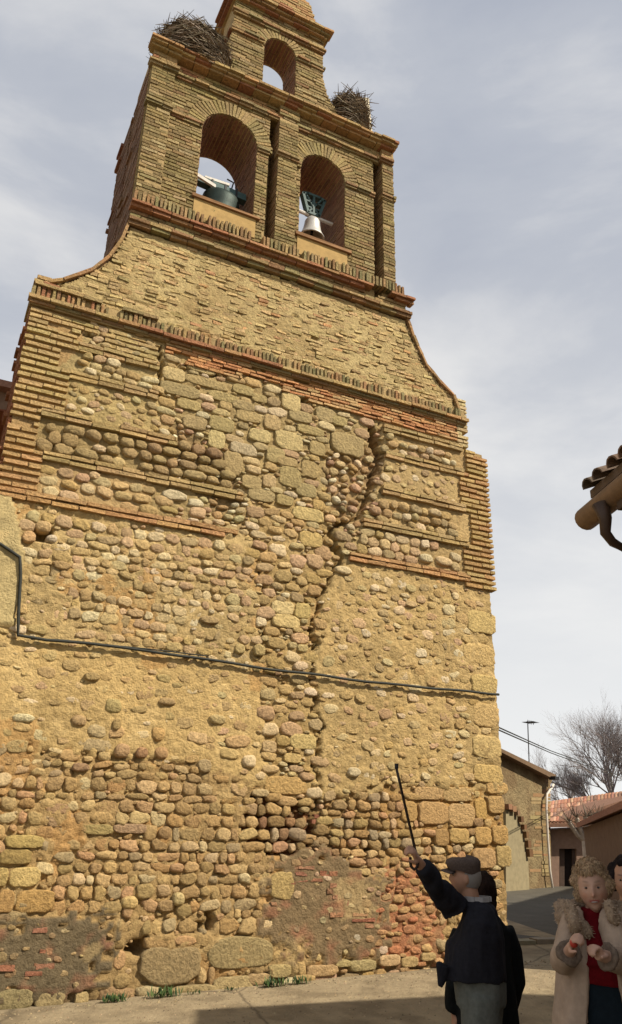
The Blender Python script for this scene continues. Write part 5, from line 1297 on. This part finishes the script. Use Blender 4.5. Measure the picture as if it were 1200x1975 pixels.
for s_, i0, i1 in ((0, .05, DEP+.3), (1, 2*DEP+.6, DEP+.3)):
    a, b_, c_, d_ = HS(.0, i0, e0.z+.02), HS(LEN+.2, i0, e0.z+.02), HS(LEN+.2, i1, rz), HS(.0, i1, rz); up = Vector((0, 0, th))
    m.add([a, b_, c_, d_, a+up, b_+up, c_+up, d_+up], [(3, 2, 1, 0), (4, 5, 6, 7), (0, 1, 5, 4), (1, 2, 6, 5), (2, 3, 7, 6), (3, 0, 4, 7)], (.13, .09, .06))
roof = m.build('roof', M_PLAIN, hs)
# curved tiles: covers along the slope
sl_d = (HS(0, DEP+.3, rz)-HS(0, .05, e0.z+.02)).normalized()
def arc_tile(mb, p, along, up, side, L, r, c, inv=False):
    V, k = [], 7
    for e_, rr in ((0, r*1.0), (1, r*.86)):
        for lay in (0, 1):
            for q in range(k):
                a = PI*q/(k-1); x, z = math.cos(a)*(rr-lay*.014), math.sin(a)*(rr-lay*.014)*(-1 if inv else 1)*.8
                V.append(p+along*(L*e_)+side*x+up*z)
    F4 = []
    for q in range(k-1):
        F4 += [(q, q+1, 2*k+q+1, 2*k+q), (k+q, 3*k+q, 3*k+q+1, k+q+1), (q, k+q, k+q+1, q+1), (2*k+q, 2*k+q+1, 3*k+q+1, 3*k+q)]
    F4 += [(0, 2*k, 3*k, k), (k-1, 2*k-1, 4*k-1, 3*k-1)]
    mb.add(V, F4, c)
upn = ed.cross(sl_d); upn = upn if upn.z > 0 else -upn
tcs = [(.16, .11, .08), (.12, .09, .07), (.20, .13, .09), (.09, .08, .06)]
big = MB(); cnt = 0
for i in range(int(LEN/.17)):
    for j in range(12):
        p = HS(.10+.17*i+RNG.uniform(-.01, .01), 0, e0.z+.05)+sl_d*(-.02+.36*j+RNG.uniform(-.015, .015))+upn*(.02+.01*(j % 2))
        c = vary(RNG.choice(tcs), RNG, .2)
        if i < 14 and j < 3: t_ = MB(); arc_tile(t_, p, sl_d, upn, ed, .42, .070, c); t_.build('roof_tile', M_TILE, roof if False else hs, smooth=False)
        else: arc_tile(big, p, sl_d, upn, ed, .42, .070, c)
o = big.build('roof_tiling', M_TILE, hs); o['kind'] = 'stuff'
m = MB(); V, k = [], 14      # rounded gutter beam under the tiles
g0_, g1_ = HS(-.12, .04, e0.z-.10), HS(LEN, .04, e0.z-.10)
m.tube([g0_, g0_+ed*.03, g1_], [.055, .08, .082], 16); m.build('gutter', new_mat('brown_painted_gutter', (.20, .125, .07), rough=.7, noise_amt=.25), hs, smooth=True)
m = MB()
q1, q2, q3, q4, q5 = at(1158, 972, 5.0), at(1168, 1000, 5.0), at(1168, 1028, 5.02), at(1182, 1046, 5.06), at(1212, 1062, 5.15)
m.tube([q1, q2, q3, q4, q5, HS(.9, .60, q5.z-.12), HS(.9, .56, q5.z-.4), HS(.9, .56, .1)], [.055, .040, .034, .030, .028, .035, .035, .035], 12); m.build('downpipe', new_mat('brown_pipe', (.06, .035, .022), rough=.5, noise_amt=.2), hs, smooth=True)
m = MB()
c0 = HS(.30, .62, zt); V = []
for (px, py, d_) in ((1160, 962, 5.15), (1200, 935, 5.0)): pass
M_TIM = new_mat('dark_timber', (.07, .045, .028), noise_amt=.3)
for a_ in (.45, 1.3, 2.2): m = MB(); m.obox(HS(a_, .33, e0.z-.16), er*.32, ed*.055, Vector((0, 0, .07))); m.build('rafter_end', M_TIM, hs)
m = MB(); q4 = [HS(-.6, 2.7, -.3), HS(12, 2.7, -.3), HS(12, 10.5, -.3), HS(-.6, 10.5, -.3)]; q5 = [Vector((p.x, p.y, 5.8)) for p in q4]  # taller block added behind the eave, out of view, to shade the foreground
m.add(q4+q5, [(3, 2, 1, 0), (0, 1, 5, 4), (1, 2, 6, 5), (2, 3, 7, 6), (3, 0, 4, 7)], (.2, .15, .1)); m.build('shade_block', M_PLAIN, hs)
m = MB(); q6 = [p+Vector((0, 0, .01)) for p in q5]+[HS(-.6, 6.6, 6.8), HS(12, 6.6, 6.8)]; m.add(q6, [(0, 1, 5, 4), (2, 3, 4, 5), (0, 4, 3), (1, 2, 5), (3, 2, 1, 0)], (.2, .11, .08)); m.build('shade_block_roof', M_TILE, hs)  # roof of the block added for its shadow

# ------------------------------------------------------------------ background houses
D1 = 24.0
def face(px0, py0, px1, py1): return at(px0, py0, D1), at(px1, py1, D1)
# lit rubble house behind the church corner
ha = empty('ruined_wall_house', (15.5, 10, 0), 'weathered earth and rubble house with sloping top behind the church corner', 'house')
bl, br = onground(930, 1740), onground(1066, 1727)
fd = (br-bl).normalized(); fn = Vector((-fd.y, fd.x, 0)); Lh = (br-bl).length
def onplane(px, py, off=0):
    w = ray(px, py); p0 = bl-fn*off; t = (p0-CAM).dot(fn)/w.dot(fn); return CAM+w*t
def slab(mb, pix, off, th, c):
    f_ = [onplane(x, y, off) for x, y in pix]; b_ = [p+fn*th for p in f_]; n = len(f_)
    mb.add(f_+b_, [tuple(range(n)), tuple(range(2*n-1, n-1, -1))]+[(i, i+n, (i+1) % n+n, (i+1) % n) for i in range(n)], c)
m = MB(); slab(m, [(930, 1745), (1066, 1733), (1060, 1560), (1052, 1540), (1067, 1500), (1020, 1476), (968, 1449), (930, 1430)], 0, 3.0, pc(176, 154, 104)); m.build('wall', new_mat('earth_render', pc(152, 132, 92), noise_scale=2.5, noise_amt=.35, bump=1, bump_scale=9, bump_dist=.08, mid=(pc(128, 104, 70), 1.6, .46, .8)), ha)
m = MB(); slab(m, [(930, 1426), (968, 1444), (1030, 1474), (1072, 1494), (1073, 1500), (1067, 1502), (968, 1451), (930, 1432)], .25, 3.4, pc(120, 96, 70)); m.build('roof', M_PLAIN, ha)
m = MB(); slab(m, [(976, 1742), (1022, 1738), (1019, 1660), (1011, 1610), (998, 1576), (984, 1558), (976, 1555)], .12, .12, pc(156, 142, 106)); m.build('plaster_coat', M_PLAIN, ha)
m = MB()
for i, (x, y) in enumerate([(980, 1556), (988, 1560), (996, 1568), (1003, 1580), (1009, 1595), (1013, 1610), (1017, 1628), (1020, 1645)]):
    p = onplane(x, y, .15); m.obox(p, fd*RNG.uniform(.06, .12), fn*.08, Vector((0, 0, RNG.uniform(.06, .12))), vary(pc(140, 106, 76) if i < 3 else pc(120, 88, 56), RNG, .2))
m.build('broken_brick_edge', M_PLAIN, ha)
y_ = 1508
while y_ < 1722:
    for (xa, xb) in ((1026+RNG.uniform(-6, 10), 1044+RNG.uniform(-3, 3)), (1046, 1062)):
        if y_ < 1530 and xa < 1040: continue
        m = MB(); hpx = RNG.uniform(4, 7)
        lo_ = 1 if y_ < 1600 else 0
        slab(m, [(xa, y_+hpx), (xb, y_+hpx), (xb, y_), (xa, y_)], -.02+RNG.uniform(0, .045), .1, vary(RNG.choice([pc(160, 130, 88), pc(156, 120, 80), pc(166, 144, 98), pc(146, 122, 82), pc(156, 136, 92)]), RNG, .12)); m.build('corner_brick', M_PLAIN, ha)
    y_ += hpx+1.6
m = MB()
pts = [onplane(1068, 1513, .16), onplane(1055, 1532, .16), onplane(1054, 1560, .16), onplane(1057, 1620, .16), onplane(1061, 1680, .16), onplane(1068, 1727, .16)]
m.tube(pts, .035, 8); m.build('drain_pipe', new_mat('white_pipe', (.6, .56, .5), rough=.5), ha, smooth=True)
m = MB(); m.obox(onplane(1069, 1501, .3), fd*.14, fn*.1, Vector((0, 0, .05))); m.build('gutter_end', M_IRON, ha)
an = empty('tv_antenna', onplane(1020, 1478, -.5), 'thin television antenna mast on the earth-walled house', 'antenna')
aB, aT = onplane(1021, 1480, -.5), onplane(1018, 1392, -.5); s_ = (aT-aB).length
m = MB(); m.tube([aB, aT], .018, 6); m.build('mast', M_IRON, an)
m = MB(); bd = fd; m.tube([aT-bd*.05, aT+bd*.42], .014, 6)
for q in (0, .08, .16, .26, .38): m.tube([aT+bd*q+fn*.2, aT+bd*q-fn*.2], .008, 5); m.tube([aT+bd*q+Vector((0, 0, .06)), aT+bd*q-Vector((0, 0, .06))], .008, 5)
m.build('aerial', M_IRON, an)

# tiled house with the porch and door, in shade
hb_ = empty('tiled_porch_house', at(1110, 1700, 27), 'low pinkish house with terracotta tiled roof and dark doorway', 'house')
ga, gb = at(1056, 1726, 26), at(1260, 1742, 27)
ga.z = gb.z = 0; gd = (gb-ga).normalized(); gn = Vector((-gd.y, gd.x, 0)); gn = gn if gn.y > 0 else -gn
def onpl2(px, py, off=0.0):
    w = ray(px, py); t = (ga-gn*off-CAM).dot(gn)/w.dot(gn); return CAM+w*t
def slab2(mb, pix, off, th, c):
    f_ = [onpl2(x, y, off) for x, y in pix]; b_ = [p+gn*th for p in f_]; n = len(f_)
    mb.add(f_+b_, [tuple(range(n)), tuple(range(2*n-1, n-1, -1))]+[(i, i+n, (i+1) % n+n, (i+1) % n) for i in range(n)], c)
pk = (.30, .20, .15)
m = MB(); slab2(m, [(1054, 1732), (1079, 1732), (1079, 1637), (1112, 1637), (1112, 1735), (1260, 1745), (1260, 1590), (1054, 1600)], 0, 3.0, pk); m.build('wall', M_PLAIN, hb_)
m = MB(); slab2(m, [(1079, 1733), (1112, 1735), (1112, 1637), (1079, 1637)], -.25, .05, (.03, .022, .018)); dr = m.build('door', M_PLAIN, hb_)
m = MB(); slab2(m, [(1080, 1733), (1089, 1733), (1089, 1638), (1080, 1638)], -.12, .06, (.10, .07, .055)); slab2(m, [(1104, 1734), (1111, 1734), (1111, 1638), (1104, 1638)], -.12, .06, (.10, .07, .055)); m.build('door_jamb', M_PLAIN, dr)
rb0, rb1 = onpl2(1052, 1596, .35), onpl2(1262, 1592, .35); rt0, rt1 = at(1060, 1556, 30), at(1262, 1530, 27)
m = MB(); up = Vector((0, 0, .08)); m.add([rb0, rb1, rt1, rt0, rb0+up, rb1+up, rt1+up, rt0+up], [(3, 2, 1, 0), (4, 5, 6, 7), (0, 1, 5, 4), (1, 2, 6, 5), (2, 3, 7, 6), (3, 0, 4, 7)], (.22, .12, .08)); rf = m.build('roof', M_TILE, hb_)
N_ = 30; tl = MB()
for i in range(N_):
    b0 = rb0.lerp(rb1, (i+.5)/N_); t0 = rt0.lerp(rt1, (i+.5)/N_); al = (t0-b0); nL = 5; sd = (rb1-rb0).normalized()
    for j in range(nL):
        p = b0+al*(j/nL)+Vector((0, 0, .09)); arc_tile(tl if j else (fr_ := MB()), p, al.normalized(), Vector((0, 0, 1)), sd, al.length/nL*1.1, .12, vary(RNG.choice([(.42, .20, .12), (.36, .18, .12), (.44, .27, .17), (.28, .16, .11)]), RNG, .2))
        if not j: fr_.build('eave_tile', M_TILE, hb_)
o = tl.build('roof_tiling', M_TILE, hb_); o['kind'] = 'stuff'

# shed with a slanting roof edge at the far right, facing away from the sun
hc = empty('brown_shed', (11, 1, 0), 'low brown rendered outbuilding with sloping roof line at right', 'shed')
c0, c1 = at(1136, 1700, 17.5), at(1262, 1700, 10.5); c0.z = c1.z = -.1
cdv = (c1-c0).normalized(); cn = Vector((-cdv.y, cdv.x, 0)); cn = cn if cn.x > 0 else -cn
m = MB(); zA, zB = at(1138, 1597, 17.5).z, at(1262, 1530, 10.5).z-.62
t0 = [c0, c1, Vector((c1.x, c1.y, zB+.5)), Vector((c0.x, c0.y, zA))]; t1 = [p+cn*5.0 for p in t0]; t1[2] = t1[2]+Vector((0, 0, 1.0)); t1[3] = t1[3]+Vector((0, 0, 1.2))
m.add(t0+t1, [(0, 1, 2, 3), (7, 6, 5, 4), (0, 3, 7, 4), (1, 5, 6, 2), (2, 6, 7, 3)], (.17, .11, .07)); m.build('wall', M_PLAIN, hc)
m = MB()
ed0, ed1 = t0[3]-cn*.12, t0[2]-cn*.12; u1_ = Vector((0, 0, .09))
m.add([ed0, ed1, t1[2], t1[3], ed0+u1_, ed1+u1_, t1[2]+u1_, t1[3]+u1_], [(3, 2, 1, 0), (4, 5, 6, 7), (0, 1, 5, 4), (1, 2, 6, 5), (2, 3, 7, 6), (3, 0, 4, 7)], (.30, .15, .10)); m.build('roof', M_TILE, hc)
hd2 = empty('street_shade_house', (17, -1, 0), 'tall plain house added out of view past the right edge to shade the street', 'house')  # unseen house, added to throw its shadow over the asphalt street
m = MB(); a0, a1 = Vector((12.2, -4.2, -.3)), Vector((23.5, 4.0, -.3)); dd = Vector((.59, -.81, 0))*7; Hh = Vector((0, 0, 8.6))
b_ = [a0, a1, a1+dd, a0+dd]; m.add(b_+[p+Hh for p in b_], [(3, 2, 1, 0), (4, 5, 6, 7), (0, 1, 5, 4), (1, 2, 6, 5), (2, 3, 7, 6), (3, 0, 4, 7)], (.30, .24, .17)); m.build('wall', M_PLAIN, hd2)
m = MB(); tp_ = [p+Hh+(p-(a0+a1+dd)/2-dd*0).normalized()*.0 for p in b_]; rg_ = [(tp_[0]+tp_[3])/2+Vector((0, 0, 1.3)), (tp_[1]+tp_[2])/2+Vector((0, 0, 1.3))]
m.add([p+Vector((0, 0, .01)) for p in tp_]+rg_, [(0, 1, 5, 4), (2, 3, 4, 5), (0, 4, 3), (1, 2, 5), (3, 2, 1, 0)], (.30, .15, .10)); m.build('roof', M_TILE, hd2)
# house left of the church
hl = empty('left_neighbour_house', (-2, 3, 0), 'dark brown rendered house end seen past the left corner', 'house')
q = onwall(10, 757, 4.0)
m = MB(); m.box((-7, 4.0, -.2), (q.x+.13, 12, q.z), (.20, .13, .09)); m.build('wall', M_PLAIN, hl)
m = MB(); m.box((-7.3, 3.8, q.z), (q.x+.2, 12.2, q.z+.12), (.24, .13, .09)); m.build('roof', M_TILE, hl)

# ------------------------------------------------------------------ trees
M_BARK = new_mat('grey_bark', attr=True, noise_scale=12, noise_amt=.3)
def branchy(base, dirv, L, r, depth, rg, out, spread=.5, up=.15, c=(.20, .17, .16), k=5, shrink=.78):
    p = Vector(base); d = Vector(dirv).normalized(); pts, rad = [p.copy()], [r]; n = 4
    for i in range(n):
        d = (d+Vector((rg.uniform(-.16, .16), rg.uniform(-.16, .16), rg.uniform(-.08, .14)+up*.25))).normalized(); p = p+d*L/n; pts.append(p.copy()); rad.append(r*(1-.45*(i+1)/n))
        if depth > 0 and i >= 1:
            for q in range(1 if depth > 4 else 2):
                ax = d.orthogonal(); ax.rotate(Matrix.Rotation(rg.uniform(0, 2*PI), 3, d)); nd = (d*math.cos(spread)+ax.normalized()*math.sin(spread*rg.uniform(.7, 1.4))).normalized()
                branchy(p, nd, L*shrink*rg.uniform(.7, 1.05), rad[-1]*.7, depth-1, rg, out, spread, up, c, 4 if depth < 3 else 5, shrink)
    out.tube(pts, rad, 3 if depth <= 1 else k, vary(c, rg, .15), cap=False)
rg = random.Random(21)
tb = at(1216, 1716, 33); tb.z = 0
tr = empty('bare_tree', tb, 'large leafless grey tree rising behind the tiled roofs at right', 'tree')
m = MB(); m.tube([tb, tb+Vector((0, 0, 1.2)), tb+Vector((-.1, 0, 2.3))], [.24, .2, .16], 10, (.2, .17, .15)); m.build('trunk', M_BARK, tr, smooth=True)
lf = -_r0
m = MB()
top = tb+Vector((-.1, 0, 2.2))
for (dx, dz, L) in ((1.0, .65, 3.0), (.7, 1.1, 3.3), (.25, 1.2, 3.5), (-.3, 1.2, 3.2), (.9, .15, 2.6), (-.8, .8, 2.5), (.5, .9, 3.2)):
    branchy(top, lf*dx+Vector((rg.uniform(-.2, .2), rg.uniform(-.3, .3), dz)), L*.55, .060, 4, rg, m, .55, .12, (.24, .21, .205), 4, .72)
m.build('crown', M_BARK, tr)
# pollarded pale tree in front of the porch house
pb = at(1132, 1712, 19); pb.z = 0; pt = at(1131, 1622, 19)
tp = empty('pollarded_tree', pb, 'small pale pollarded tree with knobbly forks before the tiled house', 'tree')
m = MB(); m.tube([pb, pb.lerp(pt, .5)+Vector((.03, 0, 0)), pt], [.13, .10, .10], 10, (.42, .36, .29)); m.build('trunk', M_BARK, tp, smooth=True)
m = MB()
for (x, y) in ((1098, 1586), (1112, 1578), (1130, 1576), (1146, 1586), (1154, 1580)):
    e_ = at(x, y, 19); m.tube([pt, pt.lerp(e_, .5)+Vector((0, 0, -.08)), e_], [.075, .05, .055], 7, (.36, .31, .25))
    for i in range(14): d = Vector((rg.uniform(-.5, .5), rg.uniform(-.5, .5), rg.uniform(.1, 1))); m.tube([e_, e_+d.normalized()*rg.uniform(.15, .4)], [.012, .004], 3, (.2, .16, .12), cap=False)
m.build('crown', M_BARK, tp)
# a fainter bare tree beyond, left of the big one
tb2 = at(1110, 1716, 48); tb2.z = 0
tr2 = empty('bare_tree', tb2, 'smaller faint leafless tree behind the tiled roof, left of the big one', 'tree')
m = MB(); m.tube([tb2, tb2+Vector((0, 0, 2.9))], [.14, .1], 8, (.26, .24, .24)); m.build('trunk', M_BARK, tr2)
m = MB()
for i in range(6): branchy(tb2+Vector((0, 0, 2.8)), lf*rg.uniform(-1, 1)+Vector((0, 0, rg.uniform(.5, 1.2))), 1.1, .04, 3, rg, m, .5, .1, (.38, .35, .36), 4, .75)
m.build('crown', M_BARK, tr2)
# overhead wires from the church corner towards the trees
for k_, (a, b_, c_, lb) in enumerate(((at(962, 1403, 11.5), at(1062, 1448, 20), at(1215, 1503, 34), 'upper overhead wire sagging from the church corner to the trees'), (at(962, 1408, 11.5), at(1062, 1452, 20), at(1215, 1508, 34), 'lower overhead wire sagging from the church corner to the trees'))):
    m = MB(); pts = [a.lerp(b_, t/8) for t in range(8)]+[b_.lerp(c_, t/8) for t in range(9)]; m.tube(pts, .011, 5); o = m.build('overhead_wire', M_CABLE, None); tag(o, lb, 'wire')

# ------------------------------------------------------------------ grit at the foot of the wall
m = MB(); rg = random.Random(77)
for i in range(2600):
    x = rg.uniform(-1, 8.2); t_ = rg.random()**2.2; y = -.12-t_*3.2; r_ = rg.uniform(.004, .012)*(1.6 if t_ < .1 and rg.random() < .3 else 1); z = ground_z(x, y)
    c = vary(rg.choice([pc(160, 140, 104), pc(140, 122, 90), pc(172, 150, 112), pc(120, 104, 78)]), rg, .15); a_ = rg.uniform(0, 3)
    V = [(x+r_*1.3*math.cos(a_+k*1.57), y+r_*math.sin(a_+k*1.57), z-.002) for k in range(4)]+[(x, y, z+r_*.8)]; m.add(V, [(0, 1, 4), (1, 2, 4), (2, 3, 4), (3, 0, 4)], c)
o = m.build('gravel', M_PLAIN, None); tag(o, 'loose grit and mortar crumbs lying along the foot of the wall', 'gravel', None, 'stuff')
# ------------------------------------------------------------------ weeds at the foot of the wall
M_WEED = new_mat('weed_leaves', attr=True, noise_amt=.2, rough=.7)
def weed(px, py, n, sz, label, seed):
    rg = random.Random(seed); p = onwall(px, py, -.10); bx, bz = p.x, ground_z(p.x, -.12)
    m = MB()
    for i in range(n):
        a = rg.uniform(0, 2*PI); r_ = rg.uniform(0, sz*.9); o_ = Vector((bx+r_*math.cos(a)*1.6, -.13-abs(r_*math.sin(a)*.5), bz)); L = sz*rg.uniform(.4, 1.0)
        d = Vector((rg.uniform(-.7, .7), rg.uniform(-.7, .3), 1)).normalized(); s_ = d.orthogonal().normalized()*L*rg.uniform(.10, .2); tip_ = o_+d*L
        c = vary(rg.choice([(.05, .10, .03), (.09, .13, .04), (.04, .08, .035)]), rg, .2)
        m.add([o_, o_+d*L*.5-s_, tip_, o_+d*L*.5+s_, o_+d*L*.5+Vector((0, -.01, .01))], [(0, 1, 4), (1, 2, 4), (2, 3, 4), (3, 0, 4)], c)
    o = m.build('weed', M_WEED, None); tag(o, label, 'weed', 'weeds at the foot of the church wall')
for (px, py, n, sz, lb) in ((218, 1925, 60, .10, 'low green weeds at the wall foot nearest the left edge'), (312, 1918, 60, .13, 'green weed clump below the large grey boulder'), (445, 1905, 26, .06, 'tiny weed tuft below the big pale boulder'), (520, 1895, 60, .12, 'bushy weed clump at the wall foot right of the boulders'), (572, 1888, 55, .10, 'green weed clump nearest the cement patch'), (372, 1915, 20, .06, 'tiny weed tuft between the two boulders')):
    weed(px, py, n, sz, lb, px)
bpy.data.scenes.remove(SCR)
